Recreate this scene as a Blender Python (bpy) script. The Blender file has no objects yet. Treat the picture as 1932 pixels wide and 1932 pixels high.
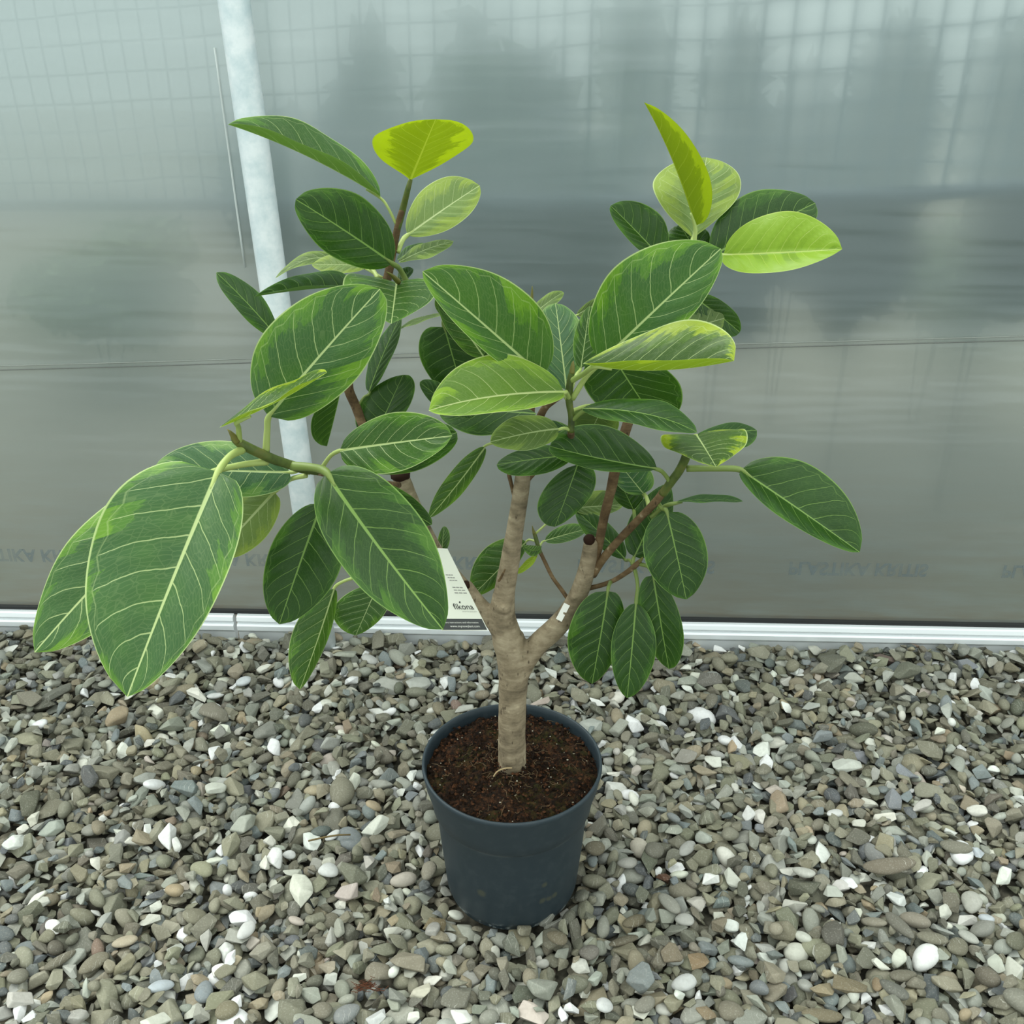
import bpy, bmesh, math, random
import numpy as np
from mathutils import Vector, Matrix, noise as mnoise
D = bpy.data
SC = bpy.context.scene
COL = SC.collection
pi = math.pi

# ------------------------------------------------------------------ camera
F = 1935.0; CX = 966.0; PITCH = math.radians(27.3)
CAM = Vector((0.0, -1.207, 1.292))
cd = D.cameras.new('camera'); cam = D.objects.new('camera', cd); COL.objects.link(cam)
cam.location = CAM; cam.rotation_euler = (pi/2 - PITCH, 0, 0)
cd.sensor_width = 36.0; cd.lens = 36.0*F/1932.0; cd.clip_start = 0.01; cd.clip_end = 200
SC.camera = cam

# ------------------------------------------------------------------ light
W = D.worlds.new('overcast_sky'); SC.world = W; W.use_nodes = True
wt = W.node_tree; wt.nodes.clear()
wo = wt.nodes.new('ShaderNodeOutputWorld'); wb = wt.nodes.new('ShaderNodeBackground')
wtc = wt.nodes.new('ShaderNodeTexCoord'); wsep = wt.nodes.new('ShaderNodeSeparateXYZ'); wr = wt.nodes.new('ShaderNodeValToRGB')
wt.links.new(wtc.outputs['Generated'], wsep.inputs[0]); wt.links.new(wsep.outputs['Z'], wr.inputs[0])
wr.color_ramp.elements[0].position = 0.0; wr.color_ramp.elements[0].color = (0.44, 0.49, 0.48, 1)
wr.color_ramp.elements[1].position = 0.75; wr.color_ramp.elements[1].color = (0.96, 1.05, 1.0, 1)
wt.links.new(wr.outputs[0], wb.inputs[0]); wb.inputs[1].default_value = 0.95
wt.links.new(wb.outputs[0], wo.inputs[0])
sd = D.lights.new('hazy_sun', 'SUN'); sun = D.objects.new('hazy_sun', sd); COL.objects.link(sun)
sd.energy = 1.9; sd.angle = math.radians(50); sd.color = (1.0, 1.0, 0.95)
sun.rotation_euler = (Vector((-0.50, 0.40, 0.80)).to_track_quat('Z', 'Y')).to_euler()
SC.view_settings.view_transform = 'Standard'; SC.view_settings.look = 'None'
SC.view_settings.exposure = 0.95; SC.view_settings.gamma = 1.0; SC.view_settings.use_curve_mapping = False
SC.cycles.max_bounces = 8; SC.cycles.diffuse_bounces = 3; SC.cycles.glossy_bounces = 2
SC.cycles.transmission_bounces = 5; SC.cycles.transparent_max_bounces = 8
SC.cycles.caustics_reflective = False; SC.cycles.caustics_refractive = False

# ------------------------------------------------------------------ projection helpers
FWD = Vector((0, math.cos(PITCH), -math.sin(PITCH))); RGT = Vector((1, 0, 0)); UPV = Vector((0, math.sin(PITCH), math.cos(PITCH)))
def ray(px, py): return FWD + RGT*((px-CX)/F) - UPV*((py-CX)/F)
def at(px, py, Y):
    r = ray(px, py); return CAM + r*((Y-CAM.y)/r.y)
def ground(px, py, z=0.0):
    r = ray(px, py); return CAM + r*((z-CAM.z)/r.z)
def depth(p): return (p-CAM).dot(FWD)
def project(p):
    d = depth(p); q = p-CAM
    return CX+F*q.dot(RGT)/d, CX-F*q.dot(UPV)/d, d
WA = ground(0, 1171, 0.0); WB = ground(1932, 1207, 0.0)
WDIR = (WB-WA).normalized(); WNRM = Vector((-WDIR.y, WDIR.x, 0)).normalized()   # away from the camera
def wallpt(px, py, off=0.0):
    r = ray(px, py); P0 = WA + WNRM*off
    return CAM + r*((P0-CAM).dot(WNRM)/r.dot(WNRM))
def wy(x): return WA.y + (x-WA.x)*WDIR.y/WDIR.x
def along(s, z, off=0.0): return WA + WDIR*s + WNRM*off + Vector((0, 0, z))

# ------------------------------------------------------------------ material helpers
def lin(r, g, b):
    f = lambda c: (c/255/12.92) if c/255 <= 0.04045 else ((c/255+0.055)/1.055)**2.4
    return (f(r), f(g), f(b), 1.0)
class NT:
    def __init__(s, name):
        s.mat = D.materials.new(name); s.mat.use_nodes = True; s.t = s.mat.node_tree; s.t.nodes.clear()
        s.out = s.t.nodes.new('ShaderNodeOutputMaterial')
    def n(s, typ, **kw):
        x = s.t.nodes.new(typ)
        for k, v in kw.items(): setattr(x, k, v)
        return x
    def set(s, sock, v):
        if isinstance(v, bpy.types.NodeSocket): s.t.links.new(v, sock)
        elif v is not None: sock.default_value = v
    def m(s, op, a, b=None, c=None, clamp=False):
        x = s.n('ShaderNodeMath', operation=op); x.use_clamp = clamp
        s.set(x.inputs[0], a); s.set(x.inputs[1], b); s.set(x.inputs[2], c)
        return x.outputs[0]
    def sm(s, v, lo, hi, a=0.0, b=1.0):
        x = s.n('ShaderNodeMapRange', interpolation_type='SMOOTHSTEP')
        s.set(x.inputs[0], v); s.set(x.inputs[1], lo); s.set(x.inputs[2], hi); s.set(x.inputs[3], a); s.set(x.inputs[4], b)
        return x.outputs[0]
    def mix(s, f, a, b, blend='MIX'):
        x = s.n('ShaderNodeMix', data_type='RGBA', blend_type=blend)
        s.set(x.inputs[0], f); s.set(x.inputs[6], a); s.set(x.inputs[7], b)
        return x.outputs[2]
    def noise(s, vec, scale, detail=3.0, rough=0.5, w=None, out=0):
        x = s.n('ShaderNodeTexNoise')
        if w is not None: x.noise_dimensions = '4D'; s.set(x.inputs['W'], w)
        s.set(x.inputs['Vector'], vec); x.inputs['Scale'].default_value = scale
        x.inputs['Detail'].default_value = detail; x.inputs['Roughness'].default_value = rough
        return x.outputs[out]
    def ramp(s, f, stops):
        x = s.n('ShaderNodeValToRGB'); r = x.color_ramp
        while len(r.elements) < len(stops): r.elements.new(0.5)
        for e, (p, c) in zip(r.elements, stops): e.position = p; e.color = c
        s.set(x.inputs[0], f); return x.outputs[0]
    def xyz(s, x=None, y=None, z=None):
        v = s.n('ShaderNodeCombineXYZ'); s.set(v.inputs[0], x); s.set(v.inputs[1], y); s.set(v.inputs[2], z); return v.outputs[0]
    def bump(s, h, strength, dist):
        b = s.n('ShaderNodeBump'); b.inputs['Strength'].default_value = strength; b.inputs['Distance'].default_value = dist
        s.set(b.inputs['Height'], h); return b.outputs[0]
    def pbr(s, col, rough=0.6, spec=0.5, metal=0.0, normal=None, coat=0.0):
        p = s.n('ShaderNodeBsdfPrincipled')
        s.set(p.inputs['Base Color'], col); s.set(p.inputs['Roughness'], rough); s.set(p.inputs['Metallic'], metal)
        s.set(p.inputs['Specular IOR Level'], spec)
        if coat: p.inputs['Coat Weight'].default_value = coat; p.inputs['Coat Roughness'].default_value = 0.25
        if normal is not None: s.set(p.inputs['Normal'], normal)
        return p.outputs[0]
    def mixs(s, f, a, b):
        x = s.n('ShaderNodeMixShader'); s.set(x.inputs[0], f); s.set(x.inputs[1], a); s.set(x.inputs[2], b); return x.outputs[0]
    def done(s, sh): s.t.links.new(sh, s.out.inputs[0]); return s.mat
    def obj(s): return s.n('ShaderNodeTexCoord').outputs['Object']
    def pos(s): return s.n('ShaderNodeNewGeometry').outputs['Position']
    def rnd(s): return s.n('ShaderNodeObjectInfo').outputs['Random']
    def attr(s, name, out='Color'): return s.n('ShaderNodeAttribute', attribute_name=name).outputs[out]
def simple(name, rgb, rough=0.6, spec=0.5, metal=0.0):
    t = NT(name); return t.done(t.pbr(lin(*rgb), rough, spec, metal))

# ------------------------------------------------------------------ object helpers
def link(o, parent=None):
    COL.objects.link(o)
    if parent is not None: o.parent = parent
    return o
def tag(o, label=None, cat=None, group=None, kind=None):
    if label: o['label'] = label
    if cat: o['category'] = cat
    if group: o['group'] = group
    if kind: o['kind'] = kind
    return o
def empty(name, loc=(0, 0, 0)):
    o = D.objects.new(name, None); o.empty_display_size = 0.02; o.location = loc; return link(o)
def mesh(name, vs, fs, mat=None, parent=None, smooth=True, loc=None):
    me = D.meshes.new(name); me.from_pydata([tuple(v) for v in vs], [], fs); me.update()
    if smooth: me.polygons.foreach_set('use_smooth', [True]*len(me.polygons))
    o = D.objects.new(name, me)
    if mat is not None: me.materials.append(mat)
    if loc is not None: o.location = loc
    return link(o, parent)
def npmesh(name, V, T, mat=None, parent=None, smooth=True):
    me = D.meshes.new(name); nv, nf = len(V), len(T)
    me.vertices.add(nv); me.vertices.foreach_set('co', np.ascontiguousarray(V, np.float32).ravel())
    me.loops.add(nf*3); me.loops.foreach_set('vertex_index', np.ascontiguousarray(T, np.int32).ravel())
    me.polygons.add(nf); me.polygons.foreach_set('loop_start', np.arange(0, nf*3, 3, dtype=np.int32))
    me.polygons.foreach_set('use_smooth', np.ones(nf, bool) if smooth is True else np.asarray(smooth, bool))
    me.update(calc_edges=True)
    if mat is not None: me.materials.append(mat)
    o = D.objects.new(name, me)
    return link(o, parent)
def catmull(pts, n):
    """pts: list of tuples (any dim) -> smooth list with n samples per span"""
    P = [np.array(p, float) for p in pts]; P = [2*P[0]-P[1]] + P + [2*P[-1]-P[-2]]
    out = []
    for i in range(1, len(P)-2):
        for k in range(n):
            t = k/n
            out.append(0.5*(2*P[i]+(P[i+1]-P[i-1])*t+(2*P[i-1]-5*P[i]+4*P[i+1]-P[i+2])*t*t+(3*P[i]-P[i-1]-3*P[i+1]+P[i+2])*t**3))
    out.append(P[-2]); return out
def tube_geo(pr, seg=12, wob=0.0, seed=0.0):
    """pr: list of (x,y,z,r); closed ends"""
    vs, fs = [], []; prev = None
    n = len(pr)
    for i, p in enumerate(pr):
        c = Vector(p[:3]); a = Vector(pr[max(0, i-1)][:3]); b = Vector(pr[min(n-1, i+1)][:3])
        t = (b-a).normalized()
        if prev is None: u = t.orthogonal().normalized()
        else: u = (prev - t*prev.dot(t)).normalized()
        prev = u; v = t.cross(u)
        for k in range(seg):
            an = 2*pi*k/seg; d = u*math.cos(an)+v*math.sin(an); r = p[3]
            if wob: r *= 1+wob*mnoise.noise(c*45+d*1.3+Vector((seed, 0, 0)))
            vs.append(c+d*r)
    for i in range(n-1):
        for k in range(seg):
            k2 = (k+1) % seg
            fs.append((i*seg+k, i*seg+k2, (i+1)*seg+k2, (i+1)*seg+k))
    fs.append(tuple(range(seg-1, -1, -1))); fs.append(tuple((n-1)*seg+k for k in range(seg)))
    return vs, fs
def lathe_geo(prof, seg=96):
    vs, fs = [], []
    for r, z in prof:
        for k in range(seg):
            a = 2*pi*k/seg; vs.append(Vector((r*math.cos(a), r*math.sin(a), z)))
    for i in range(len(prof)-1):
        for k in range(seg):
            k2 = (k+1) % seg; fs.append((i*seg+k, i*seg+k2, (i+1)*seg+k2, (i+1)*seg+k))
    return vs, fs
def boxes_geo(bl):
    vs, fs = [], []
    for lo, hi in bl:
        b = len(vs)
        for z in (lo[2], hi[2]):
            for x, y in ((lo[0], lo[1]), (hi[0], lo[1]), (hi[0], hi[1]), (lo[0], hi[1])): vs.append(Vector((x, y, z)))
        fs += [tuple(b+i for i in f) for f in ((3, 2, 1, 0), (4, 5, 6, 7), (0, 1, 5, 4), (1, 2, 6, 5), (2, 3, 7, 6), (3, 0, 4, 7))]
    return vs, fs
def text_mesh(s, extrude=0.02, bold=0.0):
    cu = D.curves.new('lettering', 'FONT'); cu.body = s; cu.size = 1.0; cu.extrude = extrude; cu.align_x = 'LEFT'; cu.offset = bold
    o = D.objects.new('lettering', cu); COL.objects.link(o)
    bpy.context.view_layer.update()
    me = D.meshes.new_from_object(o.evaluated_get(bpy.context.evaluated_depsgraph_get()))
    vs = [v.co.copy() for v in me.vertices]; fs = [tuple(p.vertices) for p in me.polygons]
    D.objects.remove(o); D.curves.remove(cu); D.meshes.remove(me)
    return vs, fs
# ================================================================== setting
# gravel bed floor under the stones
t = NT('bed_grit'); c = t.ramp(t.noise(t.pos(), 90, 4), [(0.3, lin(58, 56, 48)), (0.7, lin(110, 106, 92))]); M_BED = t.done(t.pbr(c, 0.9))
mesh('floor', [(-2.6, -1.6, -0.034), (2.6, -1.6, -0.034), (2.6, wy(2.6)+0.03, -0.034), (-2.6, wy(-2.6)+0.03, -0.034)], [(0, 1, 2, 3)], M_BED, smooth=False)['kind'] = 'structure'

# ground beyond the film
t = NT('outside_soil'); p = t.pos()
c = t.ramp(t.noise(p, 1.6, 5, 0.6), [(0.3, lin(84, 80, 70)), (0.55, lin(112, 106, 94)), (0.75, lin(102, 106, 90))])
M_SOILOUT = t.done(t.pbr(c, 0.95))
gv, gf = [], []
for i in range(41):
    for j in range(31):
        s = -5+i*0.32; d = 0.03+0.012*j*j
        q = along(s, 0.0, d); gv.append((q.x, q.y, -0.04+0.05*mnoise.noise(Vector((s*1.3, d*1.3, 2)))*min(1, d*3)))
for i in range(40):
    for j in range(30):
        a = i*31+j; gf.append((a, a+31, a+32, a+1))
mesh('ground_outside', gv, gf, M_SOILOUT)['kind'] = 'structure'

# translucent greenhouse film: a slack sheet
t = NT('milky_film'); p = t.pos()
sx = t.n('ShaderNodeSeparateXYZ'); t.set(sx.inputs[0], p)
stretch = t.xyz(t.m('MULTIPLY', sx.outputs[0], 0.9), t.m('MULTIPLY', sx.outputs[1], 0.9), t.m('MULTIPLY', sx.outputs[2], 7.0))
wav = t.noise(stretch, 1.1, 3, 0.55)
dirt = t.noise(stretch, 6.0, 5, 0.65)
grain = t.noise(t.xyz(sx.outputs[0], sx.outputs[1], t.m('MULTIPLY', sx.outputs[2], 3.0)), 120, 3, 0.7)
low = t.sm(sx.outputs[2], 0.0, 0.62, 1.0, 0.0)                      # splashed soil: thickest near the ground
splash = t.m('MULTIPLY', t.sm(sx.outputs[2], 0.03, 0.075, 1.0, 0.0), t.sm(dirt, 0.30, 0.62))
base = t.mix(t.m('MULTIPLY', low, t.sm(dirt, 0.2, 0.7, 0.45, 1.0)), lin(148, 167, 168), lin(130, 131, 120))
base = t.mix(t.m('MULTIPLY', grain, 0.25), base, lin(122, 130, 126))
base = t.mix(t.m('MULTIPLY', splash, 0.75), base, lin(122, 108, 84))
nrm = t.bump(t.m('ADD', t.m('MULTIPLY', wav, 1.0), t.m('MULTIPLY', grain, 0.004)), 0.30, 0.05)
dif = t.n('ShaderNodeBsdfDiffuse'); t.set(dif.inputs[0], base)
trl = t.n('ShaderNodeBsdfTranslucent'); t.set(trl.inputs[0], base)
veil = t.mixs(0.5, dif.outputs[0], trl.outputs[0])
rf = t.n('ShaderNodeBsdfRefraction'); rf.inputs['Color'].default_value = (0.86, 0.92, 0.90, 1); rf.inputs['Roughness'].default_value = 0.85; rf.inputs['IOR'].default_value = 1.12
tr = t.n('ShaderNodeBsdfTransparent'); tr.inputs[0].default_value = (0.86, 0.92, 0.90, 1)
see = t.mixs(0.11, rf.outputs[0], tr.outputs[0])
body = t.mixs(t.m('ADD', 0.46, t.m('MULTIPLY', low, 0.26)), see, veil)
gl = t.n('ShaderNodeBsdfGlossy'); gl.inputs['Color'].default_value = (0.9, 0.95, 0.95, 1); gl.inputs['Roughness'].default_value = 0.22; t.set(gl.inputs['Normal'], nrm)
M_FILM = t.done(t.mixs(0.07, body, gl.outputs[0]))
LW = (WB-WA).length
NS, NZ = 150, 74
s0, s1 = -1.6, LW+1.6; z0, z1 = 0.042, 2.25
SEAM_A = wallpt(0, 690); SEAM_B = wallpt(1932, 635)
def seam_z(s):
    sa = (SEAM_A-WA).dot(WDIR); sb = (SEAM_B-WA).dot(WDIR)
    return SEAM_A.z+(s-sa)*(SEAM_B.z-SEAM_A.z)/(sb-sa)
def film_off(s, z):
    o = 0.010*mnoise.noise(Vector((s*0.9, z*2.3, 1.0)))+0.004*mnoise.noise(Vector((s*2.5, z*9, 5.0)))
    return o*min(1.0, (z-z0)*6)
zs = sorted(set([z0+(z1-z0)*j/NZ for j in range(NZ+1)]))
vs, fs = [], []
for i in range(NS+1):
    s = s0+(s1-s0)*i/NS
    for z in zs: vs.append(along(s, z, film_off(s, z)))
m_ = len(zs)
for i in range(NS):
    for j in range(m_-1):
        a = i*m_+j; fs.append((a, a+m_, a+m_+1, a+1))
film = mesh('wall_back', vs, fs, M_FILM); film['kind'] = 'structure'; film['label'] = 'milky translucent greenhouse film wall behind the potted plant'

# welded seam: a thin folded rib of film across the wall
M_SEAM = simple('film_fold', (140, 146, 140), 0.6)
pr = []
for i in range(0, 61):
    s = s0+(s1-s0)*i/60; z = seam_z(s); q = along(s, z, film_off(s, z)-0.002); pr.append((q.x, q.y, q.z, 0.0012))
v_, f_ = tube_geo(pr, 6)
pr2 = [(a, b, c_-0.0085, 0.0011) for a, b, c_, r in pr]
v2, f2 = tube_geo(pr2, 6); M_SEAM2 = simple('film_fold_edge', (104, 108, 104), 0.6)
mesh('trim_1', v_, f_, M_SEAM, film); mesh('trim_2', v2, f2, M_SEAM2, film)
pa, pb = wallpt(405, 90, -0.003), wallpt(462, 505, -0.003)
v_, f_ = tube_geo([(*(pa+(pb-pa)*k/6), 0.0022) for k in range(7)], 6)
mesh('film_crease', v_, f_, simple('crease', (206, 214, 212), 0.5), film)

# printed lettering on the film: seen from behind and upside down
M_PRINT = NT('faded_print'); _d = M_PRINT.pbr(lin(104, 122, 132), 0.7, 0.2); _tr = M_PRINT.n('ShaderNodeBsdfTransparent')
M_PRINT = M_PRINT.done(M_PRINT.mixs(M_PRINT.sm(M_PRINT.noise(M_PRINT.pos(), 30, 3), 0.3, 0.7, 0.22, 0.50), _tr.outputs[0], _d))
ta = (wallpt(1090, 1072)-WA).dot(WDIR); tb = (wallpt(1488, 1072)-WA).dot(WDIR); te = (wallpt(1750, 1072)-WA).dot(WDIR)
PER = tb-ta; TW = te-tb; TZ = wallpt(1600, 1085).z; TH = wallpt(1600, 1060).z-TZ
tv, tf = text_mesh('PLASTIKA KRITIS', 0.0, 0.03); tx0 = min(v.x for v in tv); tx1 = max(v.x for v in tv); ty1 = max(v.y for v in tv); ty0 = min(v.y for v in tv)
uv_, uf_ = text_mesh('- - . -', 0.0); ux1 = max(v.x for v in uv_)
for k in range(-4, 3):
    sb = tb+PER*k; q = []
    for v in tv:
        s = sb+(v.x-tx0)/(tx1-tx0)*TW; z = TZ+TH*(1-(v.y-ty0)/(ty1-ty0)); q.append(along(s, z, film_off(s, z)-0.0035))
    mesh('printed_lettering', q, tf, M_PRINT, film, smooth=False)

# aluminium ground rail with a ridge; joints are dark slots
M_ALU = NT('aluminium'); a_ = M_ALU.pbr(lin(242, 247, 250), 0.38, 0.5, 0.12, M_ALU.bump(M_ALU.noise(M_ALU.pos(), 260, 2), 0.06, 0.001)); M_ALU = M_ALU.done(a_)
RH = wallpt(1900, 1178).z-wallpt(1900, 1205).z
rprof = [(-0.002, -0.03), (-0.020, -0.03), (-0.020, -0.004), (-0.024, 0.0), (-0.027, 0.004), (-0.027, RH*0.40), (-0.023, RH*0.48), (-0.0195, RH*0.52), (-0.0195, RH*0.60), (-0.023, RH*0.64), (-0.025, RH*0.72), (-0.022, RH*0.94), (-0.018, RH), (-0.006, RH), (-0.006, RH*0.8), (-0.002, RH*0.8)]
def railseg(a, b):
    vs, fs = [], []
    for s in (a, b):
        for o, z in rprof: vs.append(along(s, z, o))
    n = len(rprof)
    for k in range(n):
        k2 = (k+1) % n; fs.append((k, k2, n+k2, n+k))
    fs.append(tuple(range(n-1, -1, -1))); fs.append(tuple(range(n, 2*n)))
    return vs, fs
js = (wallpt(449, 1165)-WA).dot(WDIR)
for k, (a, b) in enumerate(((s0, js-0.004), (js+0.004, s1))):
    v_, f_ = railseg(a, b); o = mesh('baseboard_back' if k == 0 else 'baseboard_back.001', v_, f_, M_ALU, smooth=False); o['kind'] = 'structure'
M_RUB = simple('dark_gap', (34, 36, 36), 0.7)
b0 = along(s0, RH*0.95, -0.004); v_, f_ = [], []
for s in (s0, s1):
    for o, z in ((-0.010, RH-0.002), (0.012, RH-0.002), (0.012, RH+0.007), (-0.010, RH+0.007)): v_.append(along(s, z, o))
mesh('trim_3', v_, [(0, 1, 5, 4), (1, 2, 6, 5), (2, 3, 7, 6), (3, 0, 4, 7), (3, 2, 1, 0), (4, 5, 6, 7)], M_RUB, smooth=False)['kind'] = 'structure'

# galvanised post just inside the film
t = NT('galvanised_steel'); p = t.obj()
c = t.ramp(t.noise(p, 26, 5, 0.6), [(0.32, lin(208, 224, 228)), (0.6, lin(238, 246, 248))])
M_GALV = t.done(t.pbr(c, 0.5, 0.4, 0.1))
p0, p1 = wallpt(575, 957, -0.062), wallpt(441, 0, -0.062)
d = (p1-p0).normalized(); pa = p0-d*((p0.z+0.1)/d.z); pb = p0+d*((2.2-p0.z)/d.z)
v_, f_ = tube_geo([(*(pa+(pb-pa)*k/4), 0.0265) for k in range(5)], 28)
post = tag(empty('steel_post', (pa.x, pa.y, 0)), 'pale galvanised steel post standing against the film wall, left of the plant', 'post')
mesh('pole', [v-Vector((pa.x, pa.y, 0)) for v in v_], f_, M_GALV, post)
cl = pa+(pb-pa)*0.62
v_, f_ = tube_geo([(*(cl-d*0.022), 0.0285), (*(cl+d*0.022), 0.0285)], 28)
mesh('clamp', [v-Vector((pa.x, pa.y, 0)) for v in v_], f_, M_GALV, post)

# white woven shade cloth hung outside, dark check lines
t = NT('woven_cloth'); u = t.n('ShaderNodeUVMap').outputs[0]; su = t.n('ShaderNodeSeparateXYZ'); t.set(su.inputs[0], u)
def gridline(v, per, w):
    fr = t.m('FRACT', t.m('DIVIDE', v, per)); dd = t.m('ABSOLUTE', t.m('SUBTRACT', fr, 0.5)); return t.sm(dd, 0.5-w*1.6, 0.5-w*0.5)
g = t.m('MAXIMUM', gridline(su.outputs[0], 0.052, 0.065), gridline(su.outputs[1], 0.060, 0.045))
wv = t.m('MULTIPLY', t.m('SINE', t.m('MULTIPLY', su.outputs[0], 900)), t.m('SINE', t.m('MULTIPLY', su.outputs[1], 700)))
c = t.mix(t.sm(wv, -0.6, 0.6), lin(196, 216, 220), lin(236, 250, 250)); c = t.mix(g, c, lin(84, 102, 110))
dd = t.n('ShaderNodeBsdfDiffuse'); t.set(dd.inputs[0], c); tt = t.n('ShaderNodeBsdfTranslucent'); t.set(tt.inputs[0], c)
tp_ = t.n('ShaderNodeBsdfTransparent'); M_CLOTH = t.done(t.mixs(t.m('MULTIPLY', t.m('SUBTRACT', 1.0, g), 0.74), t.mixs(0.7, dd.outputs[0], tt.outputs[0]), tp_.outputs[0]))
def cloth(name, s0, s1, za, zb, off, tilt, label):
    vs, fs, uv = [], [], []; n1, n2 = 60, 34
    for i in range(n1+1):
        for j in range(n2+1):
            s = s0+(s1-s0)*i/n1; z = za+(zb-za)*j/n2
            o = off+max(0.0, 0.60*(1-(s+0.3)/2.0))+0.018*mnoise.noise(Vector((s*2, z*3, off*9)))+0.010*math.sin(s*5)
            vs.append(along(s, z+tilt*(s-s0)+0.012*mnoise.noise(Vector((s*4, z*4, 3))), o)); uv.append((s-s0, z-za))
    for i in range(n1):
        for j in range(n2):
            a = i*(n2+1)+j; fs.append((a, a+n2+1, a+n2+2, a+1))
    o = mesh(name, vs, fs, M_CLOTH); ul = o.data.uv_layers.new(name='UVMap')
    for l in o.data.loops: ul.data[l.index].uv = uv[l.vertex_index]
    return tag(o, label, 'shade cloth')
CO = 0.14
zl, zh = wallpt(0, 385, CO+0.48), wallpt(1932, 338, CO); sl_, sh_ = (zl-WA).dot(WDIR), (zh-WA).dot(WDIR); tilt_ = (zh.z-zl.z)/(sh_-sl_)
za_ = zl.z+tilt_*(-1.6-sl_)
sc_l = cloth('shade_cloth', -1.6, LW+1.6, za_-0.02, za_+1.3, CO, tilt_, 'pale checked shade cloth hanging outside behind the film')
pr = [(*along(-1.6+0.5*k, za_-0.01+tilt_*0.5*k, CO-0.025+max(0.0, 0.60*(1-(-1.3+0.5*k)/2.0))), 0.014) for k in range(int((LW+3.2)/0.5)+1)]
v_, f_ = tube_geo(pr, 10)
mesh('hem_pipe', v_, f_, simple('blue_grey_pipe', (78, 92, 108), 0.6), sc_l)

# shrubs outside, blurred by the film
M_SHRUB = []
for nm, ca, cb in (('shrub_dark', (26, 42, 40), (42, 62, 56)), ('shrub_mid', (44, 64, 56), (70, 92, 76)), ('shrub_pale', (104, 124, 92), (140, 156, 116))):
    t = NT(nm); c = t.mix(t.noise(t.obj(), 14, 2), lin(*ca), lin(*cb)); M_SHRUB.append(t.done(t.pbr(c, 0.7, 0.3)))
M_TWIG = simple('twig_bark', (84, 72, 58), 0.85)
def shrub(px, pt, pbm, off, wpx, n, mat, leaf, label, seed):
    n = int(n*1.6)
    # crown spanning photo rows pt..pbm at column px, width wpx, standing OFF behind the film
    rng = random.Random(seed); c = wallpt(px, (pt+pbm)/2, off); e = tag(empty('shrub', (c.x, c.y, -0.03)), label, 'shrub', 'shrubs outside the film')
    rz = (wallpt(px, pt, off).z-wallpt(px, pbm, off).z)/2; rx = (wallpt(px+wpx/2, pt, off)-wallpt(px-wpx/2, pt, off)).length/2
    vs, fs = [], []
    lobes = [(rng.uniform(-.6, .6), rng.uniform(-.6, .6), rng.uniform(.35, .6)) for _ in range(7)]
    for k in range(n):
        lb = rng.choice(lobes)
        while True:
            a = Vector((rng.uniform(-1, 1), rng.uniform(-1, 1), rng.uniform(-1, 1)))
            if a.length < 1: break
        q = Vector(((lb[0]+a.x*lb[2])*rx, a.y*0.2, c.z+0.03+(lb[1]+a.z*lb[2])*rz))
        if q.z < 0.03: q.z = 0.03+rng.random()*0.15
        n1 = Vector((rng.gauss(0, 1), rng.gauss(0, 1), rng.gauss(0, 1))).normalized(); n2 = n1.orthogonal().normalized(); n3 = n1.cross(n2)
        L = leaf*rng.uniform(0.6, 1.3); b = len(vs)
        vs += [q-n1*L, q+n2*L*0.5+n3*L*0.08, q+n1*L, q-n2*L*0.5+n3*L*0.08, q-n3*L*0.06]
        fs += [(b, b+1, b+4), (b+1, b+2, b+4), (b+2, b+3, b+4), (b+3, b, b+4)]
    mesh('foliage', vs, fs, M_SHRUB[mat], e, smooth=False)
    sv, sf = [], []
    for k in range(3):
        lb = lobes[k]
        tv_, tf_ = tube_geo([(lb[0]*rx*.2, 0, -0.02, 0.005), (lb[0]*rx*0.5, 0.02, c.z*0.6, 0.004), (lb[0]*rx, 0, c.z+0.03+lb[1]*rz, 0.002)], 6)
        b = len(sv); sv += tv_; sf += [tuple(b+i for i in f) for f in tf_]
    mesh('stem', sv, sf, M_TWIG, e)
SHRUBS = [
 (700, -20, 640, .72, 150, 700, 1, .06, 'grey-green shrub outside the film just right of the steel post'),
 (1020, 160, 660, .72, 330, 1500, 0, .06, 'broad dark shrub outside the film between the two tall leaf tufts'),
 (1370, 50, 640, .72, 150, 800, 0, .06, 'dark shrub outside the film behind the right leaf tuft'),
 (1640, 60, 640, .72, 170, 800, 0, .06, 'dark shrub outside the film at upper right, behind the checked cloth'),
 (1890, 90, 640, .72, 140, 700, 0, .06, 'dark shrub outside the film at the upper right border of the photo'),
 (1190, -20, 620, 1.35, 120, 500, 1, .07, 'grey-green shrub further outside, left of the tall lime-yellow leaf'),
 (900, 20, 620, 1.35, 160, 600, 1, .07, 'grey-green shrub further outside, above the broad dark shrub'),
 (1500, 140, 620, 1.35, 130, 560, 0, .07, 'dark shrub further outside, right of the right leaf tuft'),
 (170, 400, 640, 1.75, 400, 800, 2, .06, 'pale weeds outside the film left of the steel post'),
 (540, 240, 640, 1.75, 190, 600, 1, .06, 'grey-green shrub further outside, behind the left leaf tuft'),
 (1770, 420, 640, 1.35, 220, 560, 2, .06, 'pale weeds outside the film at the right border'),
]
for k, a in enumerate(SHRUBS): shrub(*a, 50+k)
# ================================================================== the potted plant
PLANT = tag(empty('potted_rubber_fig', (0, 0, 0)), 'variegated broad-leaved fig tree with forked trunk in a dark grey plastic pot on gravel', 'potted plant')

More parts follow.
